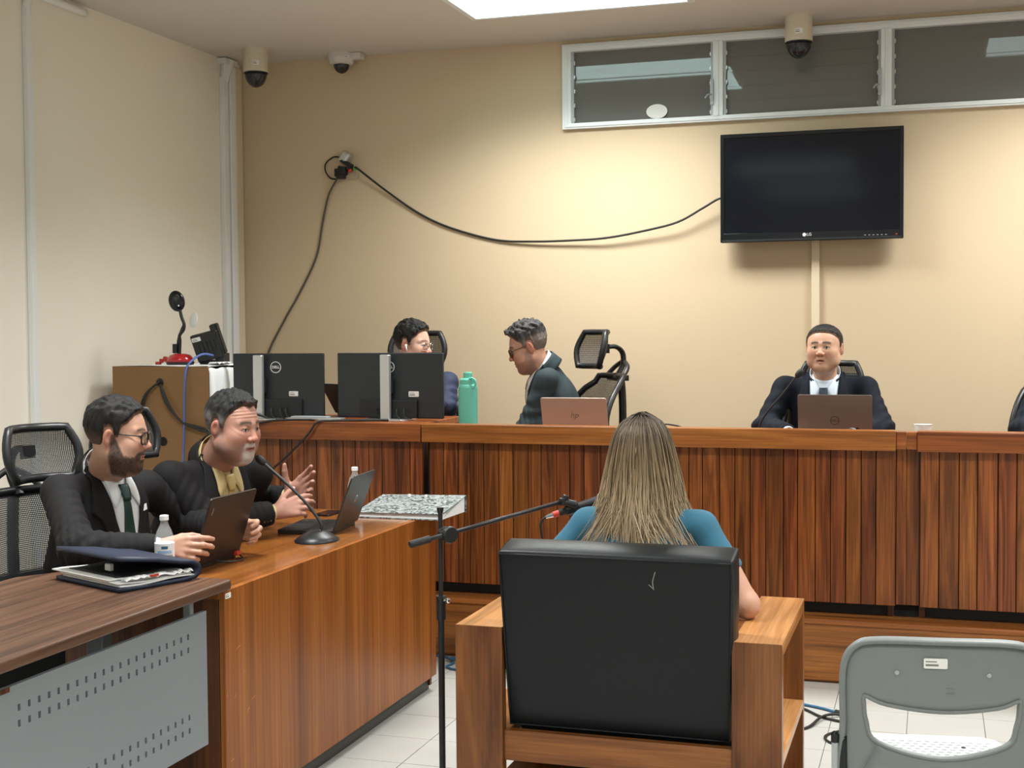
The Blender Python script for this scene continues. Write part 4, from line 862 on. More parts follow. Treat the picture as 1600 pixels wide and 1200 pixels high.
for s in (-1, 1):
    MB().tube(catmull([(s*.222, .03, .56), (s*.222, .03, .40), (s*.222, .0, .2), (s*.225, -.05, .012)], 5), .0115, 10).build('rear_leg', 'chair_metal', t, True, smooth=True)
    MB().tube(catmull([(s*.215, .0, .45), (s*.212, .10, .42), (s*.212, .35, .41), (s*.216, .40, .33), (s*.22, .44, .012)], 6), .0115, 10).build('front_leg', 'chair_metal', t, True, smooth=True)
    b = MB(); b.tube([(s*.252, -.01, .38), (s*.252, -.01, .555), (s*.252, -.01, .563)], [.0085, .0085, .004], 12); b.build('link_rod', 'steel_grey', t, True); b = MB(); b.tube([(s*.252, -.01, .545), (s*.252, -.01, .565), (s*.252, -.01, .572)], [.010, .010, .005], 12); b.build('rod_cap', 'black_gloss', t, True)
    b = MB(); b.tube(catmull([(s*.232, -.01, .562), (s*.232, -.01, .45), (s*.228, .0, .425), (s*.17, .02, .42), (s*.05, .03, .42)], 5), .0095, 10); b.build('frame_tube', 'black_gloss', t, True, smooth=True)
    b = MB(); b.box((s*.19, .01, .46), (.05, .03, .06), rot('Y', s*.6)); b.build('bracket', 'black_matte', t, True, bevel=.006)
m = Matrix.LocRotScale(Vector(t.location), t.rotation_euler, None); R3 = m.to_3x3()
asset_label(t, m @ Vector((-.018, bulge(0, .77)-.0045, .762)), R3 @ X_, R3 @ Z_, .056, .025)
b = MB()
for k, (w_, z_) in enumerate(((.016, .712), (.020, .700), (.018, .688))): b.tube([(-w_/2+.018, bulge(0, .7)-.0032, z_), (w_/2+.018, bulge(0, .7)-.0032, z_)], .001, 5)
b.build('moulded_mark', 'chair_grey', t, True)

# floor cables
for pts, r, mt, l in (([(-.70, 5.70, .006), (-.504, 5.62, .006), (-.43, 5.585, .006), (-.361, 5.536, .006)], .006, 'cyan_cable', 'short blue cable with black plug on the tiles right of the armchair'),
                      ([(-.62, 5.66, .005), (-.498, 5.554, .005), (-.42, 5.46, .005), (-.322, 5.408, .006), (-.27, 5.405, .005)], .006, 'cable_black', 'black cable crossing another on the tiles right of the armchair'),
                      ([(-.60, 5.20, .005), (-.472, 5.285, .005), (-.42, 5.43, .014), (-.37, 5.49, .012), (-.327, 5.489, .005), (-.27, 5.485, .005)], .006, 'cable_black', 'black cable arching towards the grey chair on the tiles'),
                      ([(-.25, 5.35, .005), (-.316, 5.312, .005), (-.375, 5.24, .005), (-.388, 5.18, .005), (-.357, 5.123, .005), (-.29, 5.10, .005), (-.25, 5.11, .005)], .005, 'cable_black', 'black cable bent in a hook on the tiles by the grey chair'),
                      ([(-2.44, 5.90, .006), (-2.30, 5.985, .006), (-2.22, 5.96, .006), (-2.165, 5.88, .006), (-2.17, 5.80, .006), (-2.09, 5.76, .006), (-1.98, 5.80, .006), (-1.93, 5.90, .006), (-2.0, 5.98, .008), (-2.12, 5.985, .006), (-2.2, 5.92, .014), (-2.1, 5.87, .018), (-1.95, 5.86, .012), (-1.8, 5.90, .006)], .0055, 'cyan_cable', 'blue cable coiled on the tiles behind the microphone stand')):
    cable('floor_cable', l, pts, r, mt)
MB().cyl((-.372, 5.542, .008), (-.335, 5.52, .008), .010, None, 10).build('cable_plug', 'black_plastic', [o for o in COL.objects if o.name == 'floor_cable'][0])

# ------------------------------------------------------------------ mesh office chairs
def surf(hw, z0, z1, yf, nx=12, nz=12, shape=None):
    return [[Vector((shape(i/nz)*hw*(2*j/nx-1), yf(shape(i/nz)*hw*(2*j/nx-1), z0+(z1-z0)*i/nz), z0+(z1-z0)*i/nz)) for j in range(nx+1)] for i in range(nz+1)]
def edge_loop(rows): return [r for r in rows[0]]+[rows[i][-1] for i in range(1, len(rows))]+[p for p in reversed(rows[-1][:-1])]+[rows[i][0] for i in range(len(rows)-2, 0, -1)]
PARTS = {}
def chair_parts():
    P = []
    def part(name, mb, mat, kids=(), **k): P.append((name, mb, mat, k, kids))
    bshape = lambda s: .78+.42*math.sin(PI*min(1, s*.95+.12))**.6-.12*s
    byf = lambda x, z: -.225+.11*(x/.24)**2-.10*((z-.80)/.26)**2*(1 if z > .8 else .3)
    rows = surf(.215, .56, 1.045, byf, 14, 14, bshape)
    part('backrest_mesh', MB().grid(rows), 'chair_mesh', smooth=True)
    part('backrest_frame', MB().tube(edge_loop(rows), .017, 8, closed=True, flat=1.0), 'black_plastic', smooth=True)
    hshape = lambda s: .80+.20*math.sin(PI*s)
    hyf = lambda x, z: -.215+.085*(x/.15)**2+.25*(z-1.19)**2*10-.25*(z-1.12)
    hrows = surf(.155, 1.10, 1.285, hyf, 12, 8, hshape)
    part('headrest_mesh', MB().grid(hrows), 'chair_mesh_fine', smooth=True)
    part('headrest_frame', MB().tube(edge_loop(hrows), .0165, 8, closed=True), 'black_plastic', smooth=True)
    b = MB(); b.tube(catmull([(0, -.30, 1.03), (0, -.345, 1.10), (0, -.345, 1.17), (0, -.30, 1.205), (0, -.235, 1.20)], 5), .022, 8, flat=.6); b.box((0, -.24, 1.195), (.05, .025, .05))
    part('headrest_bracket', b, 'black_plastic', smooth=False)
    b = MB()
    for s in (-1, 1): b.tube(catmull([(s*.10, -.29, 1.035), (s*.075, -.335, 1.09), (s*.02, -.35, 1.12)], 5), .013, 8)
    part('bracket_fork', b, 'black_plastic', smooth=True)
    b = MB(); b.tube(catmull([(0, -.10, .43), (0, -.26, .47), (0, -.33, .60), (0, -.345, .80), (0, -.335, 1.02), (0, -.30, 1.04)], 6), .022, 8); b.box((0, -.315, 1.035), (.20, .03, .03)); b.box((0, -.29, .72), (.24, .05, .035))
    part('spine', b, 'chair_metal', smooth=False)
    b = cushion(Vector((0, .0, .455)), X_, Y_, Z_, .49, .48, .06, .015, 's', 10); part('seat', b, 'black_matte', smooth=True)
    part('seat_pan', MB().box((0, 0, .415), (.36, .34, .03)), 'black_plastic')
    for s in (-1, 1):
        part('armrest', MB().prism(rrect(.08, .25, .03), (s*.285, -.0, .665), X_, Y_, Z_, .025), 'black_matte', bevel=.006)
        b = MB(); b.tube(catmull([(s*.16, -.02, .41), (s*.26, -.02, .42), (s*.288, -.02, .47), (s*.288, -.01, .665)], 5), .018, 8); part('arm_post', b, 'black_plastic', smooth=True)
    part('gas_lift', MB().cyl((0, 0, .09), (0, 0, .41), .022, None, 14), 'chair_metal')
    for k in range(5):
        a = 2*PI*k/5+.3; e = Vector((math.cos(a)*.29, math.sin(a)*.29, .075))
        part('base_arm', MB().tube([(0, 0, .11), e*.5+Vector((0, 0, .06)), e], [.026, .02, .015], 8), 'black_plastic', smooth=True)
        q = Vector((-math.sin(a), math.cos(a), 0)); c = Vector((e.x, e.y, .028))
        b = MB(); b.cyl(c-q*.022, c-q*.006, .028, None, 16); b.cyl(c+q*.006, c+q*.022, .028, None, 16); b.cyl(c, c+Vector((0, 0, .05)), .008, None, 8); part('caster', b, 'black_plastic')
    return P
CP = chair_parts(); CM = [(n, mb.mesh(n), mat, k) for n, mb, mat, k, kids in CP]
for n, me, mat, k in CM: me.materials.append(MAT[mat])
def office_chair(x, y, z, rz, label, head_dz=0, scale=1.0):
    t = thing('office_chair', label, 'office chair', (x, y, z), rz, 'black mesh office chairs'); t.scale = (scale,)*3
    for n, me, mat, k in CM:
        o = link(n, me, None, t, **k)
        if head_dz and (n.startswith('headrest') or n == 'bracket_fork'): o.location = (0, .05, head_dz)
    return t
office_chair(-2.90, 3.975, 0, -PI/2-.30, 'black mesh office chair of the man in glasses, headrest standing free', scale=.965)
office_chair(-2.90, 4.64, 0, -PI/2+.1, 'black mesh office chair of the bearded man, mostly hidden behind him', scale=.985)
office_chair(-2.74, 6.86, PZ, PI+.25, 'black mesh office chair behind the man at the monitors')
office_chair(-1.885, 6.92, PZ, PI/2+.72, 'turned black mesh office chair with free headrest behind the rose gold laptop')
office_chair(-.50, 6.93, PZ, PI, 'black office chair behind the judge, only its top showing', head_dz=-.17)
office_chair(.62, 6.93, PZ, PI, 'black office chair of the person at the right photo edge', head_dz=-.2)
# ------------------------------------------------------------------ people: implicit bodies meshed with surface nets
F4 = np.float32
def v3(a): return np.asarray(tuple(a), F4)
def unit(a): a = np.asarray(tuple(a), float); return a/np.linalg.norm(a)
def ell(P, c, r, R=None):
    q = P-v3(c)
    if R is not None: q = q @ R.astype(F4)
    r = v3(r); a = q/r; k0 = np.sqrt((a*a).sum(-1)); b = a/r; k1 = np.sqrt((b*b).sum(-1))+1e-9
    return k0*(k0-1)/k1
def rc(P, a, b, r1, r2):
    a = v3(a); ba = v3(b)-a; q = P-a; h = np.clip((q @ ba)/max(float(ba @ ba), 1e-9), 0, 1)
    d = q-h[..., None]*ba; return np.sqrt((d*d).sum(-1))-(r1+(r2-r1)*h)
def smin(a, b, k): h = np.clip(.5+.5*(b-a)/k, 0, 1); return b+(a-b)*h-k*h*(1-h)
def smax(a, b, k): return -smin(-a, -b, k)
def wob(P, f, s=0.): return (np.sin(P[..., 0]*f+1.3*np.sin(P[..., 1]*f*.7+s)+s)*np.sin(P[..., 1]*f*1.1+1.1*np.sin(P[..., 2]*f*.8)+2*s)*np.sin(P[..., 2]*f*.9+1.7*np.sin(P[..., 0]*f*.6)+3*s))
def surfnet(fn, lo, hi, h):
    lo = np.array(lo, float); hi = np.array(hi, float); n = np.maximum(3, np.ceil((hi-lo)/h).astype(int)+1)
    B = 4; nb = (n+B-1)//B; n = nb*B                     # coarse blocks first, fine samples only near the surface
    bi = np.stack(np.meshgrid(*[np.arange(k) for k in nb], indexing='ij'), -1).reshape(-1, 3)
    dc = fn((lo+(bi*B+(B-1)/2)*h).astype(F4)); near = np.abs(dc) < 8*h
    o4 = np.stack(np.meshgrid(*[np.arange(B)]*3, indexing='ij'), -1).reshape(-1, 3)
    blk = np.repeat(dc[:, None], B**3, 1).astype(F4); an = bi[near]
    pts = (lo+(an[:, None, :]*B+o4[None])*h).astype(F4).reshape(-1, 3); blk[near] = fn(pts).reshape(-1, B**3)
    D = blk.reshape(nb[0], nb[1], nb[2], B, B, B).transpose(0, 3, 1, 4, 2, 5).reshape(n)
    S = D < 0; cnt = np.zeros(n-1, np.int8)
    for i in (0, 1):
        for j in (0, 1):
            for k in (0, 1): cnt += S[i:n[0]-1+i, j:n[1]-1+j, k:n[2]-1+k]
    act = (cnt > 0) & (cnt < 8); I = np.argwhere(act); idx = -np.ones(n-1, np.int64); idx[act] = np.arange(len(I))
    pos = np.zeros((len(I), 3)); num = np.zeros(len(I))
    cs = [(i, j, k) for i in (0, 1) for j in (0, 1) for k in (0, 1)]
    dv = {c: D[I[:, 0]+c[0], I[:, 1]+c[1], I[:, 2]+c[2]] for c in cs}
    for c in cs:
        for a in range(3):
            if c[a] == 0:
                e = list(c); e[a] = 1; e = tuple(e); d0, d1 = dv[c], dv[e]; m = (d0 < 0) != (d1 < 0)
                tt = d0[m]/(d0[m]-d1[m]); p = np.tile(np.array(c, float), (m.sum(), 1)); p[:, a] = tt; pos[m] += p; num[m] += 1
    V = lo+(I+pos/num[:, None])*h; F = []
    for a in range(3):
        b, c = (a+1) % 3, (a+2) % 3
        s0 = [slice(None)]*3; s1 = [slice(None)]*3; s0[a] = slice(0, n[a]-1); s1[a] = slice(1, n[a])
        A0 = S[tuple(s0)]; A1 = S[tuple(s1)]; E = np.argwhere(A0 != A1); E = E[(E[:, b] > 0) & (E[:, c] > 0) & (E[:, b] < n[b]-1) & (E[:, c] < n[c]-1)]
        if not len(E): continue
        inside = A0[E[:, 0], E[:, 1], E[:, 2]]
        def g(db, dc):
            q = E.copy(); q[:, b] += db; q[:, c] += dc; return idx[q[:, 0], q[:, 1], q[:, 2]]
        Q = np.stack([g(-1, -1), g(0, -1), g(0, 0), g(-1, 0)], 1); Q[~inside] = Q[~inside][:, ::-1]; F.append(Q)
    return V, np.concatenate(F)
def smooth_v(V, F, it=1, lam=.5):
    for _ in range(it):
        acc = np.zeros_like(V); w = np.zeros(len(V))
        for k in range(4):
            a, b = F[:, k], F[:, (k+1) % 4]
            np.add.at(acc, a, V[b]); np.add.at(w, a, 1); np.add.at(acc, b, V[a]); np.add.at(w, b, 1)
        V = V+lam*(acc/np.maximum(w, 1)[:, None]-V)
    return V
def np_mesh(name, V, F, col=None):
    me = bpy.data.meshes.new(name); me.vertices.add(len(V)); me.vertices.foreach_set('co', np.asarray(V, F4).ravel())
    F = np.asarray(F); me.loops.add(F.size); me.loops.foreach_set('vertex_index', F.ravel().astype(np.int32))
    me.polygons.add(len(F)); me.polygons.foreach_set('loop_start', (np.arange(len(F))*F.shape[1]).astype(np.int32)); me.polygons.foreach_set('loop_total', np.full(len(F), F.shape[1], np.int32))
    me.update(calc_edges=True); me.validate()
    if col is not None:
        a = me.color_attributes.new('Col', 'FLOAT_COLOR', 'POINT'); c = np.ones((len(V), 4), F4); c[:, :3] = col; a.data.foreach_set('color', c.ravel())
    return me
def join(parts):
    V = []; F = []; Cc = []; n = 0
    for v, f, c in parts: V.append(v); F.append(np.asarray(f)+n); Cc.append(np.broadcast_to(np.asarray(c, float), (len(v), 3))); n += len(v)
    return np.concatenate(V), np.concatenate(F), np.concatenate(Cc)
def frame(yaw, pitch=0, roll=0):
    """columns right, forward, up; yaw of the facing direction in the xy plane, pitch down positive, roll clockwise seen from behind"""
    y, p, r = math.radians(yaw), math.radians(pitch), math.radians(roll)
    f = np.array([math.cos(y)*math.cos(p), math.sin(y)*math.cos(p), -math.sin(p)]); x = np.array([math.sin(y), -math.cos(y), 0.]); u = np.cross(x, f)
    x2 = x*math.cos(r)-u*math.sin(r); u2 = x*math.sin(r)+u*math.cos(r); return np.stack([x2, f, u2], 1)
def mixc(C_, m, c): m = np.clip(m, 0, 1)[:, None]; return C_*(1-m)+np.asarray(c, float)*m
def sstep(a, b, x): t = np.clip((x-a)/(b-a), 0, 1); return t*t*(3-2*t)

def skull(Q, h):
    w = h.get('w', 1.); d = ell(Q, (0, -.012, .035), (.077*w, .098, .088)); return smin(d, ell(Q, (0, .022, -.02), ((.064+.004*h.get('fat', 0))*w, .072, .088)), .03)
def head_sdf(P, h, nb, nr):
    Q = P.copy(); Q[:, 0] = np.abs(Q[:, 0]); fat = h.get('fat', 0.); w = h.get('w', 1.); op = h.get('open', 0.)
    d = skull(Q, h)
    d = smin(d, rc(Q, ((.046+.008*fat)*w, .0, -.058), (.015, .064, -.096), .024+.007*fat, .021), .03)
    d = smin(d, ell(Q, (0, .070, -.100), (.025, .021, .019)), .018)
    d = smin(d, ell(Q, (.040, .054, -.028), ((.029+.006*fat)*w, .031, .032)), .025)
    if fat:
        d = smin(d, ell(Q, (.043*w, .032, -.072), (.028+.006*fat, .040, .034)), .03); d = smin(d, ell(Q, (0, .026, -.112), (.048, .050, .026+.008*fat)), .03)
    d = smin(d, rc(Q, (0, .083, .022), (.045, .064, .026), .0115, .011), .014)
    d = smax(d, -ell(Q, (.033, .099, .003), (.019, .018, .0115)), .011)
    d = smin(d, ell(Q, (.032, .0735, .003), (.0135, .0135, .0135)), .002)
    d = smin(d, ell(Q, (.032, .0745, .0105), (.0165, .0145, .0062)), .004); d = smin(d, ell(Q, (.032, .074, -.0065), (.0155, .0135, .005)), .005)
    d = smin(d, rc(Q, (0, .081, .016), (0, .103, -.024), .0085, .0115), .010)
    d = smin(d, ell(Q, (0, .105, -.029), (.0135*h.get('nose', 1), .0125, .011)), .006); d = smin(d, ell(Q, (.0135*h.get('nose', 1), .094, -.033), (.0085, .011, .009)), .005)
    d = smax(d, -ell(Q, (.007, .102, -.0425), (.0042, .006, .0045)), .003)
    d = smin(d, ell(Q, (0, .071, -.063), (.033, .022, .026)), .015)
    d = smin(d, rc(Q, (0, .0928, -.0615+op*.3), (.023, .082, -.0645), .0055, .003), .005); d = smin(d, rc(Q, (0, .0912, -.0727-op), (.019, .082, -.0712-op*.5), .0064, .003), .005)
    d = smax(d, -ell(Q, (0, .098, -.0671-op*.4), (.0205, .013, .0015+op*.5)), .0025)
    d = smin(d, ell(Q, (.079*w, -.012, -.005), (.0080, .019, .033), frame(90+18, 0, 8)), .006); d = smax(d, -ell(Q, (.0875*w, -.007, -.003), (.006, .0095, .017)), .005)
    d = smax(d, -rc(Q, (.021, .0935, -.034), (.036, .0760, -.070), .0018, .0024), .006)
    if h.get('wrinkle'): d = d+h['wrinkle']*(.0011*np.sin(P[:, 2]*560+40*P[:, 0]**2*30)*sstep(.040, .048, P[:, 2])*sstep(.080, .070, P[:, 2])*(P[:, 1] > .04)+.0009*np.sin(P[:, 2]*420+P[:, 1]*260)*np.exp(-((Q[:, 0]-.052)**2+(P[:, 2]+.002)**2)/.016**2))
    return smin(d, rc(P, (0, -.020, -.055), nb, .054+.006*fat, nr), .03)
def head_col(P, h):
    sk = np.array(h['skin']); C_ = np.tile(sk, (len(P), 1)); x = np.abs(P[:, 0]); y = P[:, 1]; z = P[:, 2]; nz = wob(P, 260.)
    C_ *= (1+.05*wob(P, 90.)[:, None])
    red = sk*np.array([1.08, .78, .74])
    C_ = mixc(C_, .7*np.exp(-((x/.02)**2+((z+.03)/.02)**2))*(y > .085), red); C_ = mixc(C_, .55*np.exp(-(((x-.042)/.022)**2+((z+.028)/.02)**2))*(y > .03), red); C_ = mixc(C_, .7*(x > .0775*h.get('w', 1.))*(z < .04)*(z > -.05)*(y < .02), red)
    C_ = mixc(C_, .35*np.exp(-(((x-.032)/.02)**2+((z+.008)/.012)**2))*(y > .06), sk*np.array([.72, .6, .58]))
    if 'beard' in h:
        bc, dens = h['beard']; zt = np.interp(y, [-.02, .0, .02, .045, .075, .085, .12], h.get('bline', [-.03, .012, -.022, -.064, -.066, -.050, -.048]))
        m = sstep(.008, -.004, z-zt+.004*nz)*sstep(-.008, .006, y+.006)*sstep(-.145, -.115, z+.012*(y < .05))
        m *= 1-((x < .0245)*(np.abs(z+.0675) < .0078)*(y > .08)); m *= np.clip(dens+.10*nz, 0, 1)
        cc = np.tile(np.asarray(bc, float), (len(P), 1))
        if 'goatee' in h: g = sstep(.045, .025, x)*(y > .05); cc = cc*(1-g[:, None])+np.asarray(h['goatee'], float)*g[:, None]; m = np.maximum(m*h.get('jawd', .4), m*g*1.1)
        C_ = C_*(1-np.clip(m, 0, 1)[:, None])+cc*np.clip(m, 0, 1)[:, None]
    if h.get('stubble'): C_ = mixc(C_, h['stubble']*sstep(-.035, -.06, z)*(y > .0)*sstep(-.13, -.11, z), sk*np.array([.55, .55, .58]))
    op = h.get('open', 0.)
    lip = np.exp(-(((x)/.024)**4+((z+.0672+op*.4)/(.0085+op*.6))**4))*(y > .078); C_ = mixc(C_, lip*.8, h.get('lip', sk*np.array([.80, .52, .50])))
    C_ = mixc(C_, (np.abs(z+.0671+op*.4) < .0018+op*.45)*(x < .020)*(y > .078)*.9, (.06, .02, .02))
    bz_ = .0315-1.6*(x-.026)**2*4+.05*np.minimum(0, x-.03); bm = np.exp(-((z-bz_)/h.get('broww', .0052))**2)*sstep(.008, .014, x)*sstep(.056, .050, x)*(y > .05); C_ = mixc(C_, bm*h.get('browd', .85), h.get('brow', (.03, .02, .015)))
    ex, ez = (x-.032), (z-.003); hh = .0062*h.get('eye', 1)*np.clip(1-(ex/.0155)**2, 0, 1); ins = (np.abs(ez) < hh)*(y > .07)
    C_ = mixc(C_, ins*1., (.62, .58, .55)); gx = P[:, 0]-np.sign(P[:, 0])*.032-h.get('gaze', 0.); C_ = mixc(C_, ins*(gx**2+ez**2 < .0053**2), (.02, .012, .008))
    C_ = mixc(C_, (np.abs(ez-hh) < .0016)*(np.abs(ex) < .0155)*(y > .065)*.85, (.03, .02, .016)); C_ = mixc(C_, (np.abs(ez+hh) < .0012)*(np.abs(ex) < .0155)*(y > .065)*.4, (.12, .06, .05))
    C_ = mixc(C_, ((x-.0085)**2+(z+.043)**2 < .0042**2)*(y > .085)*.8, sk*.25)
    return C_
HLINE = [-.062, -.064, -.052, .030, .034, .026, -.004, .0, .034, .050, .078, .088, .092]
def hair_sdf(P, h):
    Q = P.copy(); Q[:, 0] = np.abs(Q[:, 0]); z = P[:, 2]; y = P[:, 1]; H = h['hair']
    zh = np.interp(y, [-.12, -.085, -.040, -.030, -.012, .002, .006, .020, .026, .045, .062, .078, .10], H.get('line', HLINE))
    zh = zh-H.get('peak', .0)*np.exp(-(P[:, 0]/.022)**2)*(y > .04)
    th = np.interp(z, [-.08, .0, .05, .09, .13], H.get('th', [.003, .005, .008, .014, .018])); th = th*np.interp(y, [-.1, .05, .09], [1, 1, H.get('front', 1.)])
    th = .0012+th*sstep(-.004, .022, z-zh)
    d = skull(Q, h)-th
    st = np.sin(P[:, 0]*H.get('f', 330)+2*np.sin(y*70)+h.get('seed', 0))*np.sin(y*55+z*40+np.sin(P[:, 0]*90)*1.5)
    d = d-H.get('amp', .0018)*st*(z > .02)-H.get('tuft', 0.)*wob(P, 110., h.get('seed', 0))*sstep(.06, .1, z)
    if 'quiff' in H: d = smin(d, ell(Q, (0, .062, .112), H['quiff']), .02)-.0
    return smax(d, (zh-z)*.75, .005)
def hand_block(wr, dirn, dors, side, curls, spread=1., thumb=((.75, .62, -.25), (.45, .85, -.2), (.2, .95, -.2)), s=1., skin=(.5, .3, .2), fore=None):
    y = unit(dirn); z = np.asarray(tuple(dors), float); z = unit(z-y*(z @ y)); x = np.cross(z, y) if side == 'R' else np.cross(y, z); R = np.stack([x, y, z], 1)
    mc = [(.030, .090), (.0105, .095), (-.010, .090), (-.028, .080)]; ln = [(.043, .026, .021), (.047, .029, .021), (.043, .027, .021), (.034, .021, .019)]
    sp = [.10, .02, -.06, -.15]; chains = []
    for k in range(4):
        p = np.array([mc[k][0], mc[k][1], 0.]); a = 0; pts = [p]
        for q in range(3):
            a += math.radians(curls[k][q]); sx = sp[k]*spread; dd = np.array([sx*math.cos(a), math.cos(a)*math.sqrt(1-sx*sx), -math.sin(a)]); p = p+dd*ln[k][q]; pts.append(p)
        chains.append(pts)
    p = np.array([.020, .024, -.008]); tp = [p]
    for q, L in enumerate((.044, .034, .026)): p = p+unit(thumb[q])*L; tp.append(p)
    def fn(P):
        d = rc(P, (0, -.07, -.002), (0, .008, 0), .028, .0245)
        pd = None
        for k in range(4):
            e = rc(P, (mc[k][0]*.45, .006, 0), (mc[k][0], mc[k][1], 0), .0165, .0128); pd = e if pd is None else smin(pd, e, .010)
        d = smin(d, pd, .014); d = smin(d, ell(P, (.016, .04, -.010), (.020, .034, .015)), .012)
        for k in range(4):
            r0 = (.0100, .0102, .0097, .0086)[k]; c = chains[k]; e = rc(P, c[0], c[1], r0+.0012, r0)
            e = smin(e, rc(P, c[1], c[2], r0, r0-.0010), .002); e = smin(e, rc(P, c[2], c[3], r0-.0010, r0-.0022), .002); e = smin(e, ell(P, c[1], (r0+.0006,)*3), .002)
            d = smin(d, e, .006)
        e = rc(P, tp[0], tp[1], .0155, .0125); e = smin(e, rc(P, tp[1], tp[2], .0122, .0110), .003); e = smin(e, rc(P, tp[2], tp[3], .0112, .0082), .003); return smin(d, e, .010)
    allp = np.array([q for c in chains for q in c]+tp+[(0, -.09, 0), (.04, 0, .018), (-.04, 0, -.02)]); V, Fq = surfnet(fn, allp.min(0)-.02, allp.max(0)+.02, .0031)
    V = smooth_v(V, Fq, 1, .35)
    C_ = np.tile(np.asarray(skin, float), (len(V), 1)); tips = [c[3] for c in chains]+[tp[3]]; kn = [c[0] for c in chains]+[c[1] for c in chains]
    for tpt, pr in zip(tips, [c[2] for c in chains]+[tp[2]]):
        C_ = mixc(C_, np.exp(-(((V-tpt)**2).sum(1))/.010**2)*.45, np.asarray(skin)*np.array([1.05, .82, .8]))
        ax = unit(np.asarray(tpt)-np.asarray(pr)); nl = np.array([0, 0, 1.])-ax*ax[2]; nl = unit(nl) if np.linalg.norm(nl) > .1 else np.array([0, 0, 1.]); ctr = np.asarray(tpt)+nl*.006
        C_ = mixc(C_, (((V-ctr)**2).sum(1) < .0055**2)*.55, (.72, .50, .44))
    for kp in kn: C_ = mixc(C_, np.exp(-(((V-kp)**2).sum(1))/.007**2)*.3*(V[:, 2] > -.02), np.asarray(skin)*np.array([.95, .75, .7]))
    return (V*s) @ R.T+np.asarray(tuple(wr), float), Fq, C_

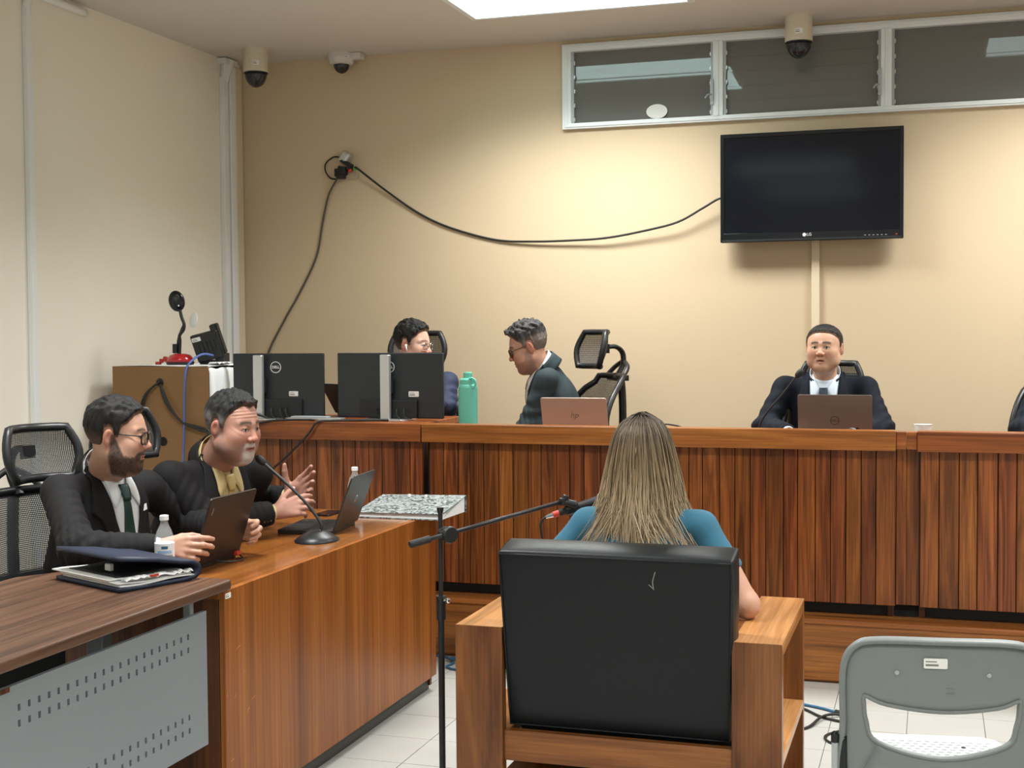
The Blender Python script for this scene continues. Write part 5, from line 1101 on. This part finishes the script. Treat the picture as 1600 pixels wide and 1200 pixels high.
def ring_arc(c, ax, f, r, rad0, rad1, h0, h1, a0, a1, n=24, m=4, fs=1.0, tilt=0.):
    """band around the neck: angle 0 = front, measured towards the right"""
    rows = []
    for i in range(m+1):
        q = i/m; rows.append([Vector(c+ax*(h0+(h1-h0)*q-tilt*math.cos(math.radians(a0+(a1-a0)*j/n)))+(f*math.cos(math.radians(a0+(a1-a0)*j/n))*fs+r*math.sin(math.radians(a0+(a1-a0)*j/n)))*(rad0+(rad1-rad0)*q)) for j in range(n+1)])
    return rows
PEOPLE = {}
def make_person(label, s):
    """s: joints in world space. Returns the body mesh object (the person); clothing, hair and spectacles are its children."""
    hw = s.get('hw', .2); Pv, Nk = np.array(s['pelvis'], float), np.array(s['neck'], float)
    SR, SL = np.array(s['sr'], float), np.array(s['sl'], float); arms = s['arms']; fat = s.get('fat', 1.); dp = s.get('depth', 1.)
    u = unit(Nk-Pv); r = SR-SL; r = unit(r-u*(r @ u)); f = np.cross(u, r); RT = np.stack([r, f, u], 1); L = np.linalg.norm(Nk-Pv); hwid = np.linalg.norm(SR-SL)/2
    base = np.array([Pv[0], Pv[1], s['floor']])
    def torso(P):
        d = ell(P, Pv+u*L*.66+f*.012, (hwid*.93, .125*dp, s.get('ch', .185)), RT); d = smin(d, ell(P, Pv+u*L*.32+f*.03*fat, (.165*fat, .135*fat*dp, .20), RT), .08); d = smin(d, ell(P, Pv+u*.01, (.175*fat, .145*fat, .12), RT), .06)
        for S in (SR, SL): d = smin(d, rc(P, Nk-u*.052-f*.014, S, .055, s.get('rs', .050)), .04)
        return d
    def sleeve(P, S, E, Wp, k=1.):
        ru, re, rw = s.get('ru', .066)*k, s.get('re', .056)*k, s.get('rw', .043)*k; E_, S_, W_ = np.array(E), np.array(S), np.array(Wp); d = rc(P, S_, E_, ru, re)
        ax = unit(W_-E_); fo = rc(P, E_, W_, re, rw); fo = smax(fo, ((P-v3(W_)) @ v3(ax)), .006); d = smin(d, fo, .025)
        for c, dr, am in ((E_, unit(E_-S_), .006), (E_, ax, .006), (S_*.6+E_*.4, unit(E_-S_), .0035), (W_*.6+E_*.4, ax, .0035)):
            q = P-v3(c); t_ = q @ v3(dr); d = d+am*np.sin(t_*150+6*np.sin(q[:, 0]*13+q[:, 2]*9)+4*q[:, 1]*10)*np.exp(-(q*q).sum(-1)/.10**2)
        return d
    def jacket(P):
        d = torso(P); d = d+.0022*wob(P, 34., s.get('seed', 0.))
        for S, (E, Wp) in zip((SR, SL), arms): d = smin(d, sleeve(P, S, E, Wp), .035)
        return smax(d, -rc(P, Nk-u*.03, Hneck, nr+.006, nr+.006), .008)
    nr = s.get('nr', .060); Hneck = np.array(s['head'], float)-frame(*s['hdir'])[:, 2]*.06
    # -- body: head and neck, hands, inner core
    Hc = np.array(s['head'], float); RH = frame(*s['hdir']); hs = s.get('hs', 1.); h = s['h']; nbl = ((Nk-u*.01-Hc) @ RH)/hs
    V, Fq = surfnet(lambda P: head_sdf(P, h, nbl, nr), (min(-.10, nbl[0]-.08), min(-.125, nbl[1]-.085), min(-.2, nbl[2]-.03)), (max(.10, nbl[0]+.08), .13, .135), s.get('hres', .0028))
    V = smooth_v(V, Fq, 1, .3); col = head_col(V, h); parts = [((V*hs) @ RH.T+Hc, Fq, col)]
    sk = h['skin']
    for hd in s.get('hands', ()): parts.append(hand_block(skin=sk, **hd))
    bare = s.get('bare_arms', False)
    def core(P):
        d = torso(P)+.022
        for S, (E, Wp) in zip((SR, SL), arms):
            k = 1. if bare else .7; d = smin(d, rc(P, S, E, .052*k, .041*k), .02); d = smin(d, rc(P, E, Wp, .041*k, .028*k), .012)
            if bare: d = smin(d, ell(P, np.array(E), (.037, .037, .037)), .02)
        return d
    pts = np.array([Pv, Nk, SR, SL]+[q for a in arms for q in a]); lo, hi = pts.min(0)-.2, pts.max(0)+.12
    V, Fq = surfnet(core, lo, hi, .007 if bare else .016); V = smooth_v(V, Fq, 1, .4); parts.append((V, Fq, sk))
    V, Fq, Cl = join(parts); body = link('person', np_mesh('person', V-base, Fq, Cl), 'skin', None, smooth=True); body.location = tuple(base)
    tag(body, label, 'person', 'people in the courtroom'); W2 = lambda A: A-base
    # -- clothing
    gar, gmat = s['garment']
    if s.get('short'):
        def tee(P):
            d = torso(P)-.004+.0025*wob(P, 30., 1.)
            for S, (E, Wp) in zip((SR, SL), arms):
                S_, E_ = np.array(S), np.array(E); M_e = S_+(E_-S_)*s['short']; ax = unit(E_-S_); a_ = rc(P, S_, M_e, .050, .056); d = smin(d, smax(a_, (P-v3(M_e)) @ v3(ax), .004), .03)
            return d
        jk = tee
    else: jk = jacket
    V, Fq = surfnet(jk, lo, hi, s.get('jres', .0082)); V = smooth_v(V, Fq, 1, .4); gar_o = link(gar, np_mesh(gar, W2(V), Fq), gmat, body, smooth=True)
    if s.get('legs'):
        LG = s['legs']
        def trs(P):
            d = ell(P, Pv-u*.02, (.168*fat, .14*fat, .10), RT)
            for sg, (K, Ak) in zip((1, -1), LG):
                Hh = Pv+r*sg*.09-u*.03; d = smin(d, rc(P, Hh, K, .088*fat**.5, .062), .05); d = smin(d, rc(P, K, Ak, .060, .046), .03)
            return d
        lp = np.array([Pv]+[q for a in LG for q in a]); V, Fq = surfnet(trs, lp.min(0)-.24, lp.max(0)+.18, .014); V = smooth_v(V, Fq, 1, .4); link('trousers', np_mesh('trousers', W2(V), Fq), s.get('trouser', 'trouser_black'), body, smooth=True)
        for K, Ak in LG:
            Ak = np.array(Ak); mb = MB(); fd = Vector((f[0], f[1], 0)).normalized(); Rz = Matrix((Vector((fd.y, -fd.x, 0)), fd, Z_)).transposed()
            c = Vector(Ak)+fd*.07; c.z = s['floor']+.042; mb.sphere(c, (.045, .135, .042), 16, 10, Rz); mb.cyl(Vector((Ak[0], Ak[1], s['floor']+.03)), Vector(Ak), .045, .05, 12); mb.v = [tuple(np.array(v)-base) for v in mb.v]; link('shoe', mb.mesh('shoe'), 'shoe_black', body, smooth=True)
    def trace(a, b, off):
        O = Nk+np.outer(a, r)+np.outer(b, u)+f*.45; t_ = np.zeros(len(a))
        for _ in range(60): t_ += np.clip(torso((O-np.outer(t_, f)).astype(F4))-off, -.02, .2)*.9
        return O-np.outer(np.minimum(t_, .45), f)
    def patch(name, rows, off, mat, thick=.003, cols=6, sub=5):
        """rows: list of (a_left, a_right, b); laid on the chest"""
        rr = []
        for (q0, q1) in zip(rows[:-1], rows[1:]):
            for k in range(sub): w = k/sub; rr.append([q0[i]*(1-w)+q1[i]*w for i in range(4)])
        rr.append(list(rows[-1])); A = []; B = []
        for (a0, b0, a1, b1) in rr:
            for j in range(cols+1): w = j/cols; A.append(a0*(1-w)+a1*w); B.append(b0*(1-w)+b1*w)
        Pp = trace(np.array(A), np.array(B), off)-base; n = cols+1; mb = MB(); mb.grid([[Vector(Pp[i*n+j]) for j in range(n)] for i in range(len(rr))]); return mb
    ax = unit(Hc-RH[:, 2]*.07*hs-RH[:, 1]*.02-Nk); cr = nr+.007; rn = unit(r-ax*(r @ ax)); fn_ = np.cross(ax, rn)
    nc = Nk+u*.0
    if s.get('shirt'):
        sh = s['shirt']; vb = s.get('vdepth', .30); vw = s.get('vw', .066); mb = MB()
        p_ = patch('v', [(-vw, .02, vw, .02), (-vw*.96, -.05, vw*.96, -.05), (-vw*.72, -.14, vw*.72, -.14), (-.012, -vb, .012, -vb)], .0045, sh); mb.v += p_.v; mb.f += p_.f
        mb.grid([[q-Vector(base) for q in row] for row in ring_arc(nc-f*.004, ax, fn_, rn, cr+.004, cr, -.03, .036, 0, 360, 28, 4, 1.05, .024)])
        for sg in (-1, 1):
            p_ = patch('c', [(sg*.008, -.022, sg*.052, .022), (sg*.030, -.052, sg*.060, .0), (sg*.052, -.084, sg*.060, -.062)], .0125, sh, cols=3, sub=3); mb.add(p_.v, p_.f)
        for (E, Wp) in arms:
            E_, W_ = np.array(E), np.array(Wp); d_ = unit(W_-E_); cm_ = MB(); cm_.tube([Vector(W_-d_*.03-base), Vector(W_-d_*.0-base), Vector(W_+d_*.013-base)], [.034, .034, .0305], 18, cap=False); link('cuff', cm_.mesh('cuff'), sh, body, smooth=True, solid=.002)
        link('shirt', mb.mesh('shirt'), sh, body, smooth=True, solid=.0025)
        for sg in (-1, 1):
            lw = s.get('lapel', .062)
            p_ = patch('l', [(sg*vw*1.02, .03, sg*(vw+.022), .035), (sg*vw*.94, -.04, sg*(vw+lw*.75), -.055), (sg*vw*.78, -.11, sg*(vw*.78+lw*1.15), -.105), (sg*vw*.76, -.122, sg*(vw*.70+lw*.78), -.128), (sg*vw*.45, -.20, sg*(vw*.45+lw*.75), -.20), (sg*.006, -vb, sg*.034, -vb-.015), (sg*.004, -vb-.04, sg*.012, -vb-.06)], .0085, gmat, cols=4)
            link('lapel', p_.mesh('lapel'), gmat, body, smooth=True, solid=.004)
        mb = MB(); mb.grid([[q-Vector(base) for q in row] for row in ring_arc(nc-f*.006, ax, fn_, rn, cr+.020, cr+.007, -.035, .030, 38, 322, 28, 4, 1.08, .012)]); link('collar', mb.mesh('collar'), gmat, body, smooth=True, solid=.004)
        if s.get('tie'):
            p_ = patch('t', [(-.013, -.055, .013, -.055), (-.017, -.11, .017, -.11), (-.026, -.2, .026, -.2), (-.034, -vb+.0, .034, -vb+.0)], .0075, s['tie'], cols=4); tie_o = link('tie', p_.mesh('tie'), s['tie'], body, smooth=True, solid=.004)
            p_ = patch('k', [(-.020, -.014, .020, -.014), (-.020, -.034, .020, -.034), (-.0125, -.062, .0125, -.062)], .013, s['tie'], cols=4, sub=3); link('tie_knot', p_.mesh('tie_knot'), s['tie'], tie_o, smooth=True, solid=.007)
        for q in s.get('extras', ()):
            if q == 'pin':
                p_ = patch('p', [(-.092, -.085, -.080, -.085), (-.093, -.105, -.070, -.105)], .014, 'cap_white', cols=2, sub=2); link('lapel_pin', p_.mesh('lapel_pin'), 'cap_white', gar_o, solid=.002)
            if q == 'pocket':
                p_ = patch('p', [(-.155, -.20, -.075, -.212), (-.154, -.226, -.074, -.238)], .004, gmat, cols=4, sub=2); link('breast_pocket', p_.mesh('breast_pocket'), gmat, gar_o, smooth=True, solid=.004)
            if q == 'cufflinks':
                E_, W_ = np.array(arms[0][0]), np.array(arms[0][1]); d_ = unit(W_-E_); n_ = unit(np.cross(d_, (0, 0, 1.)));
                n_ = n_ if n_[1] < 0 else -n_
                for k in range(4): mb = MB(); mb.sphere(Vector(W_-d_*(.02+.014*k)+n_*.041-np.array([0, 0, .022])-base), .0055, 10, 6); link('sleeve_button', mb.mesh('sleeve_button'), 'button', gar_o, smooth=True)
    # -- hair, spectacles, earbud
    if 'hair' in h:
        V, Fq = surfnet(lambda P: hair_sdf(P, h), (-.105, -.14, -.10), (.105, .14, .16), .0030); hc = np.asarray(h['hair']['col'], float); st = (wob(V, 170., 1.)+.6*np.sin(V[:, 0]*420+3*np.sin(V[:, 1]*90)))
        Cl = np.tile(hc, (len(V), 1))*(1+.45*st[:, None]); sd = h['hair'].get('side')
        if sd is not None: m = sstep(.065, .03, V[:, 2]+.01*wob(V, 120.)); Cl = mixc(Cl, m*.85, sd)
        fd_ = h['hair'].get('fade', 0)
        if fd_: Cl = mixc(Cl, fd_*sstep(.03, -.03, V[:, 2]+.006*wob(V, 200.)), np.asarray(sk)*.55)
        zl = np.interp(V[:, 1], [-.12, -.085, -.040, -.030, -.012, .002, .006, .020, .026, .045, .062, .078, .10], h['hair'].get('line', HLINE)); Cl = mixc(Cl, h['hair'].get('edge', .8)*sstep(.016, .0, V[:, 2]-zl+.005*wob(V, 300.)), np.asarray(sk)*.55)
        link('hair', np_mesh('hair', W2((V*hs) @ RH.T+Hc), Fq, np.clip(Cl, .002, 1)), 'hair', body, smooth=True)
    def HL(p): return Vector(W2((np.array(p)*hs) @ RH.T+Hc))
    if 'glasses' in h:
        gm, lm = h['glasses']; mb = MB(); gy = h.get('gy', .099)
        for sg in (-1, 1):
            ou = rrect(.050, .040, .013, 4); mb.tube([HL((sg*.0325+a, gy-.55*(abs(sg*.0325+a)-.03)*.35, .001+b)) for a, b in ou], .0027 if gm != 'chrome' else .001, 6, closed=True)
            mb.tube([HL((sg*.056, gy-.006, .009)), HL((sg*.066, gy-.02, .010)), HL((sg*.0785, .03, .012)), HL((sg*.0815, -.012, .014)), HL((sg*.081, -.028, .0)), HL((sg*.080, -.032, -.012))], .0019 if gm != 'chrome' else .001, 6)
            l2 = MB(); l2.prism([(a*.96, b*.96) for a, b in ou], HL((sg*.0325, gy-.001, .001)), Vector(RH[:, 0]*hs), Vector(RH[:, 2]*hs), Vector(RH[:, 1]*hs), .0008); link('lens', l2.mesh('lens'), lm, body)
        mb.tube([HL((-.0095, gy+.001, .004)), HL((0, gy+.005, .006)), HL((.0095, gy+.001, .004))], .0016, 6); link('glasses_frame', mb.mesh('glasses_frame'), gm, body, smooth=True)
    if 'earbud' in h:
        mb = MB(); mb.sphere(HL((.085, .0, -.004)), .008, 10, 8); mb.tube([HL((.088, .002, -.006)), HL((.089, .012, -.034))], .0035, 8); link('earbud', mb.mesh('earbud'), 'earbud', body, smooth=True)
    PEOPLE[label] = body
    return body, dict(torso=torso, RH=RH, Hc=Hc, hs=hs, base=base, r=r, f=f, u=u, N=Nk)
def seated_legs(Pv, yaw, floor, seat_drop=.0, spread=.12, reach=.42):
    R = frame(yaw); out = []
    for sg in (1, -1): K = np.array(Pv)+R[:, 1]*reach+R[:, 0]*sg*spread+np.array([0, 0, -.03]); A = K+R[:, 1]*.02; A = np.array([A[0], A[1], floor+.09]); out.append((K, A))
    return out
# ------------------------------------------------------------------ the cast
flat3 = lambda a, b, c: [(a, b, c)]*4
# man in glasses at the near end of the counsel desk
P_ = (-2.915, 4.085, .575)
make_person('seated man with dark hair, beard and black glasses in charcoal suit and green tie', dict(
    floor=0, pelvis=P_, neck=(-2.80, 4.05, 1.085), sr=(-2.856, 3.862, 1.035), sl=(-2.750, 4.225, 1.015), fat=1.18, depth=1.12, nr=.068, seed=1.,
    arms=[((-2.67, 3.70, .875), (-2.452, 3.822, .868)), ((-2.70, 4.40, .87), (-2.438, 4.252, .867))], ru=.060, re=.060, rw=.046,
    head=(-2.690, 3.968, 1.226), hdir=(20, 6, 0), garment=('jacket', 'suit_charcoal'), shirt='shirt_white', tie='tie_green', vdepth=.34, vw=.068, extras=('pin', 'pocket'),
    hands=[dict(wr=(-2.438, 3.828, .868), dirn=(.97, .17, .0), dors=(.22, -.90, .30), side='R', curls=[(6, 34, 28), (10, 46, 34), (12, 50, 36), (14, 54, 38)], thumb=((.5, .75, -.5), (.2, .9, -.5), (0, .95, -.3))),
           dict(wr=(-2.425, 4.246, .866), dirn=(.98, -.06, .05), dors=(.06, .95, .25), side='L', curls=[(10, 58, 40), (14, 66, 42), (16, 66, 42), (18, 64, 42)], thumb=((.6, .7, -.3), (.5, .8, -.3), (.3, .9, -.3)))],
    legs=seated_legs(P_, -5, 0, reach=.40), trouser='suit_charcoal',
    h=dict(skin=(.50, .285, .205), fat=.9, w=1.05, seed=1., beard=((.013, .010, .009), .86), brow=(.02, .015, .012), glasses=('glasses_black', 'lens'), gaze=.003,
           hair=dict(col=(.012, .0115, .012), th=[.004, .007, .011, .015, .017], amp=.0024, fade=.35, tuft=.004))))
# bearded man at the middle of the counsel desk
P_ = (-2.85, 4.63, .585)
make_person('seated grey haired man with white goatee in black suit and gold tie', dict(
    floor=0, pelvis=P_, neck=(-2.645, 4.549, 1.085), sr=(-2.728, 4.345, 1.035), sl=(-2.575, 4.735, 1.015), fat=1.28, depth=1.15, nr=.070, seed=2.,
    arms=[((-2.615, 4.40, .862), (-2.455, 4.625, .876)), ((-2.745, 4.93, .875), (-2.52, 4.885, .905))], ru=.066, re=.066, rw=.048,
    head=(-2.535, 4.490, 1.222), hdir=(-12, 8, 0), hs=1.03, garment=('jacket', 'suit_black'), shirt='shirt_cream', tie='tie_gold', vdepth=.30, vw=.062, extras=('cufflinks',),
    hands=[dict(wr=(-2.445, 4.642, .878), dirn=(.66, .68, .18), dors=(.55, -.70, .45), side='R', curls=[(12, 25, 12), (16, 28, 15), (20, 32, 18), (26, 36, 20)], thumb=((.7, .65, -.2), (.5, .85, -.1), (.4, .9, -.1)), s=1.04),
           dict(wr=(-2.508, 4.883, .908), dirn=(.80, -.06, .55), dors=(.05, .97, .12), side='L', curls=[(8, 18, 10), (14, 24, 14), (22, 30, 18), (30, 38, 22)], thumb=((.85, .4, -.2), (.8, .55, -.15), (.75, .6, -.1)), s=1.04)],
    legs=seated_legs(P_, -5, 0, reach=.42), trouser='suit_black',
    h=dict(skin=(.43, .225, .168), fat=.75, w=1.05, seed=2., nose=1.2, wrinkle=1., stubble=.45, beard=((.20, .16, .15), .98), goatee=(.66, .63, .59), brow=(.05, .04, .035), browd=.95, broww=.0064, eye=.7,
           hair=dict(col=(.018, .018, .019), side=(.15, .14, .13), th=[.004, .007, .010, .014, .016], amp=.0024, front=1.5, peak=.012, fade=.25, edge=.3, tuft=.005,
                     line=[-.062, -.064, -.052, .030, .034, .026, -.004, .0, .036, .066, .092, .096, .098]))))
# judge
P_ = (-.51, 6.90, .855)
make_person('judge in dark navy suit speaking behind the grey brown laptop', dict(
    floor=PZ, pelvis=P_, neck=(-.508, 6.745, 1.335), sr=(-.705, 6.745, 1.285), sl=(-.312, 6.745, 1.285), fat=1.12, depth=1.1, nr=.066, seed=3.,
    arms=[((-.785, 6.625, 1.095), (-.655, 6.42, 1.083)), ((-.235, 6.625, 1.095), (-.36, 6.42, 1.083))], ru=.056, re=.060, rw=.045,
    head=(-.508, 6.685, 1.483), hdir=(-98, -1, 0), hs=.90, garment=('jacket', 'suit_navy'), shirt='shirt_blue', tie='tie_navy', vw=.072,
    hands=[dict(wr=(-.645, 6.41, 1.083), dirn=(.78, -.6, -.05), dors=(.0, -.3, .9), side='R', curls=[(15, 30, 20)]*4), dict(wr=(-.37, 6.41, 1.083), dirn=(-.7, -.2, -.05), dors=(0, -.3, .9), side='L', curls=[(15, 30, 20)]*4)],
    legs=seated_legs(P_, -90, PZ, reach=.36), trouser='suit_navy',
    h=dict(skin=(.60, .365, .255), fat=.6, w=1.20, seed=3., brow=(.022, .016, .014), browd=.95, broww=.0066, eye=1.05, open=.004, stubble=.12, nose=1.1,
           hair=dict(col=(.017, .016, .016), th=[.002, .0035, .0055, .0085, .010], amp=.0008, fade=.25, line=[-.062, -.064, -.052, .030, .034, .026, .0, .004, .045, .066, .080, .086, .090]))))
# leaning man with the turned chair
P_ = (-1.80, 6.86, .86)
make_person('man in slate grey suit leaning sideways behind the rose gold laptop', dict(
    floor=PZ, pelvis=P_, neck=(-1.955, 6.725, 1.385), sr=(-2.02, 6.905, 1.325), sl=(-1.89, 6.545, 1.325), fat=1.0, depth=1.08, nr=.062, seed=4.,
    arms=[((-2.05, 6.98, 1.045), (-2.07, 6.80, .95)), ((-1.975, 6.52, 1.095), (-1.78, 6.555, 1.085))], ru=.056, re=.058, rw=.044,
    head=(-2.030, 6.690, 1.492), hdir=(196, 20, 0), hs=.99, garment=('jacket', 'suit_slate'), shirt='shirt_white', vdepth=.30,
    hands=[dict(wr=(-2.072, 6.79, .945), dirn=(-.3, -.6, -.5), dors=(-.5, -.3, .6), side='R', curls=[(20, 30, 20)]*4), dict(wr=(-1.768, 6.556, 1.083), dirn=(.95, .05, -.1), dors=(0, 0, 1), side='L', curls=[(20, 30, 20)]*4)],
    legs=seated_legs(P_, 200, PZ, reach=.36), trouser='jeans',
    h=dict(skin=(.50, .27, .19), fat=.15, w=1.0, seed=4., beard=((.12, .09, .075), .45), brow=(.04, .03, .025), glasses=('glasses_brown', 'lens_dark'),
           hair=dict(col=(.045, .044, .044), side=(.20, .175, .155), th=[.002, .004, .009, .022, .026], amp=.004, f=260, tuft=.010, front=1.25, fade=.2))))
# clerk behind the monitors
P_ = (-2.73, 6.92, .86)
make_person('man in navy shirt with a white earbud behind the monitors', dict(
    floor=PZ, pelvis=P_, neck=(-2.735, 6.815, 1.365), sr=(-2.915, 6.765, 1.30), sl=(-2.545, 6.865, 1.30), fat=1.0, nr=.060, seed=5.,
    arms=[((-2.93, 6.66, 1.19), (-2.80, 6.50, 1.185)), ((-2.515, 6.76, 1.17), (-2.58, 6.54, 1.185))], ru=.054, re=.054, rw=.042,
    head=(-2.712, 6.775, 1.508), hdir=(-6, 6, 0), hs=.98, garment=('shirt', 'shirt_navy'),
    hands=[dict(wr=(-2.795, 6.49, 1.183), dirn=(.5, -.8, -.1), dors=(0, 0, 1), side='R', curls=[(15, 25, 15)]*4), dict(wr=(-2.585, 6.53, 1.183), dirn=(-.3, -.9, -.1), dors=(0, 0, 1), side='L', curls=[(15, 25, 15)]*4)],
    legs=seated_legs(P_, -80, PZ, reach=.34),
    h=dict(skin=(.60, .36, .27), fat=.1, w=.98, seed=5., brow=(.03, .02, .018), glasses=('chrome', 'lens'), earbud=1, stubble=.2,
           hair=dict(col=(.012, .0115, .012), th=[.003, .006, .011, .018, .022], amp=.003, tuft=.006, fade=.3, front=1.1))))
# person cut by the right photo edge
P_ = (.69, 6.90, .855)
make_person('person in dark navy suit cut off by the right photo edge, only a sleeve showing', dict(
    floor=PZ, pelvis=P_, neck=(.69, 6.745, 1.335), sr=(.495, 6.745, 1.285), sl=(.885, 6.745, 1.285), fat=1.05, nr=.064, seed=6., hres=.004,
    arms=[((.405, 6.625, 1.095), (.545, 6.42, 1.083)), ((.965, 6.625, 1.095), (.84, 6.42, 1.083))], ru=.058, re=.060, rw=.045,
    head=(.69, 6.70, 1.48), hdir=(-95, 8, 0), hs=.94, garment=('jacket', 'suit_navy'), shirt='shirt_white', tie='tie_navy',
    hands=[dict(wr=(.555, 6.41, 1.083), dirn=(.75, -.6, -.05), dors=(0, 0, 1), side='R', curls=[(15, 25, 15)]*4), dict(wr=(.83, 6.41, 1.083), dirn=(-.75, -.6, -.05), dors=(0, 0, 1), side='L', curls=[(15, 25, 15)]*4)],
    legs=seated_legs(P_, -90, PZ, reach=.36), trouser='suit_navy',
    h=dict(skin=(.52, .31, .22), fat=.4, seed=6., hair=dict(col=(.02, .018, .016), th=[.003, .005, .009, .014, .016], fade=.3))))
# woman in the witness chair
P_ = (-.893, 4.13, .53)
wom, wi = make_person('woman with long blonde hair in teal shirt sitting in the armchair, seen from behind', dict(
    floor=0, pelvis=P_, neck=(-.892, 4.155, 1.035), sr=(-.694, 4.155, .955), sl=(-1.062, 4.155, .952), fat=.98, ch=.16, rs=.042, nr=.050, seed=7., bare_arms=True, short=.60,
    arms=[((-.548, 4.12, .724), (-.585, 4.36, .712)), ((-1.245, 4.12, .724), (-1.225, 4.36, .712))],
    head=(-.888, 4.190, 1.172), hdir=(91, 3, 0), hs=.94, garment=('tee_shirt', 'tee_teal'), hres=.004,
    hands=[dict(wr=(-.592, 4.365, .712), dirn=(-.1, 1, -.1), dors=(.1, .05, 1), side='R', curls=[(15, 30, 20)]*4, s=.9), dict(wr=(-1.223, 4.365, .712), dirn=(.1, 1, -.1), dors=(-.1, .05, 1), side='L', curls=[(15, 30, 20)]*4, s=.9)],
    legs=seated_legs(P_, 90, 0, reach=.44), h=dict(skin=(.56, .32, .23), fat=0., w=.95, seed=7., brow=(.1, .06, .04), lip=(.5, .2, .18))))
def long_hair():
    rng = np.random.default_rng(11); Hc, base = wi['Hc'], wi['base']
    zk = np.array([-.36, -.25, -.17, -.10, -.03, .03, .08, .115, .133, .142]); Wk = np.array([.142, .137, .131, .122, .108, .094, .080, .056, .030, .006]); Yk = np.array([-.150, -.146, -.138, -.126, -.120, -.116, -.104, -.078, -.045, -.012])
    def mass(P):
        z = P[:, 2]; W_ = np.interp(z, zk-.004, Wk)-.004; Y_b = np.interp(z, zk-.004, Yk)+.005
        q = np.sqrt((P[:, 0]/np.maximum(W_, .004))**2+(np.minimum(P[:, 1], 0)/np.minimum(Y_b, -.004))**2+(np.maximum(P[:, 1], 0)/.085)**2); d = (q-1)*np.minimum(W_, .08)*.8
        d = smax(d, z-.1385, .006); d = smax(d, -.31-z+.02*np.sin(P[:, 0]*60), .01); face = ell(P, (0, .115, -.06), (.075, .10, .13)); d = smax(d, -face, .01)
        return smax(d, -ell(P, (0, .02, -.22), (.12, .10, .16)), .01)
    V, Fq = surfnet(mass, (-.17, -.18, -.35), (.17, .13, .15), .0045); V = smooth_v(V, Fq, 1, .4)
    t_ = np.clip((.14-V[:, 2])/.42, 0, 1)[:, None]; Cl = np.array([.06, .045, .033])*(1-t_)+np.array([.17, .125, .08])*t_
    link('hair', np_mesh('hair', (V+Hc-base), Fq, Cl), 'hair', wom, smooth=True)
    nS, nP = 3400, 17; VV = []; FF = []; CC = []
    al = np.radians(rng.uniform(-112, 112, nS)); ze = rng.uniform(-.35, -.20, nS); lay = rng.normal(0, .0035, nS); tone = rng.uniform(0, 1, nS); ph = rng.uniform(0, 6.28, nS); dr = rng.normal(0, .10, nS)
    wisp = (rng.uniform(0, 1, nS) < .26); part0 = rng.normal(-.012, .012, nS); clump = np.round(al*9)/9; al = al*.55+clump*.45+rng.normal(0, .02, nS)
    gx = np.sin(clump*37.)*.5+.5
    for i in range(nS):
        z0 = .143-rng.uniform(0, .006); zz = z0+(ze[i]-z0)*np.linspace(0, 1, nP)**1.6; W_ = np.interp(zz, zk, Wk); Yb = np.interp(zz, zk, Yk)
        a = al[i]+dr[i]*np.clip((.10-zz)/.3, 0, 1)+.03*np.sin(zz*28+ph[i])*np.clip((.05-zz)/.2, 0, 1); rad = 1.02+lay[i]/.1+.012*np.sin(zz*19+ph[i]*2)
        x = W_*np.sin(a)*rad; y = np.where(np.cos(a) > 0, Yb*np.cos(a), -.06*np.cos(a))*rad
        q = np.clip((z0-zz)/.03, 0, 1)**.5; y = y*q+part0[i]*(1-q)
        if wisp[i]:
            k = np.clip((-.10-zz)/.2, 0, 1)**1.5; sg = 1 if (math.sin(al[i]) > -.25) else -1; x = x+sg*k*rng.uniform(.01, .12); y = y-k*rng.uniform(-.01, .02)
        else: x = x*(1-.10*np.clip((-.18-zz)/.15, 0, 1)*rng.uniform(0, 1))
        P = np.stack([x, y, zz], 1); T = np.gradient(P, axis=0); T /= np.linalg.norm(T, axis=1)[:, None]+1e-9; o = np.stack([np.sin(a), -np.cos(a), 0*a], 1); s_ = np.cross(T, o); s_ /= np.linalg.norm(s_, axis=1)[:, None]+1e-9
        wdt = (.0020+.0012*rng.uniform())*np.interp(np.linspace(0, 1, nP), [0, .1, .75, 1], [.6, 1, .9, .15])
        if wisp[i] and rng.uniform() < .6: wdt = wdt*.45
        n0 = len(VV)*0+i*nP*3
        R0 = P+s_*wdt[:, None]; R1 = P-s_*wdt[:, None]; R2 = P+o*wdt[:, None]*.7; VV.append(np.stack([R0, R2, R1], 1).reshape(-1, 3))
        b = n0+np.arange(nP-1)*3; FF.append(np.concatenate([np.stack([b+j, b+(j+1) % 3, b+3+(j+1) % 3, b+3+j], 1) for j in range(3)]))
        tt = np.linspace(0, 1, nP)**1.6*((z0-ze[i])/.49); tt = np.clip(tt*1.25, 0, 1)[:, None]; g = tone[i]*.6+gx[i]*.4
        root = np.array([.055, .041, .030])*(.5+1.1*g); mid = np.array([.25, .178, .105])*(.40+1.2*g); tip = np.array([.52, .40, .265])*(.5+.95*g)
        c = np.where(tt < .45, root+(mid-root)*(tt/.45), mid+(tip-mid)*((tt-.45)/.55))
        if (abs(al[i]-.03) < .035 or abs(al[i]+.62) < .03) and rng.uniform() < .55: c = c*.35+np.array([.40, .32, .20])*.65*np.clip(tt*4+.25, 0, 1)
        CC.append(np.repeat(c, 3, 0))
    V = np.concatenate(VV)+Hc-base; o = link('hair_strands', np_mesh('hair_strands', V, np.concatenate(FF), np.concatenate(CC)), 'hair_strand', wom, smooth=True); o['kind'] = 'stuff'
long_hair()
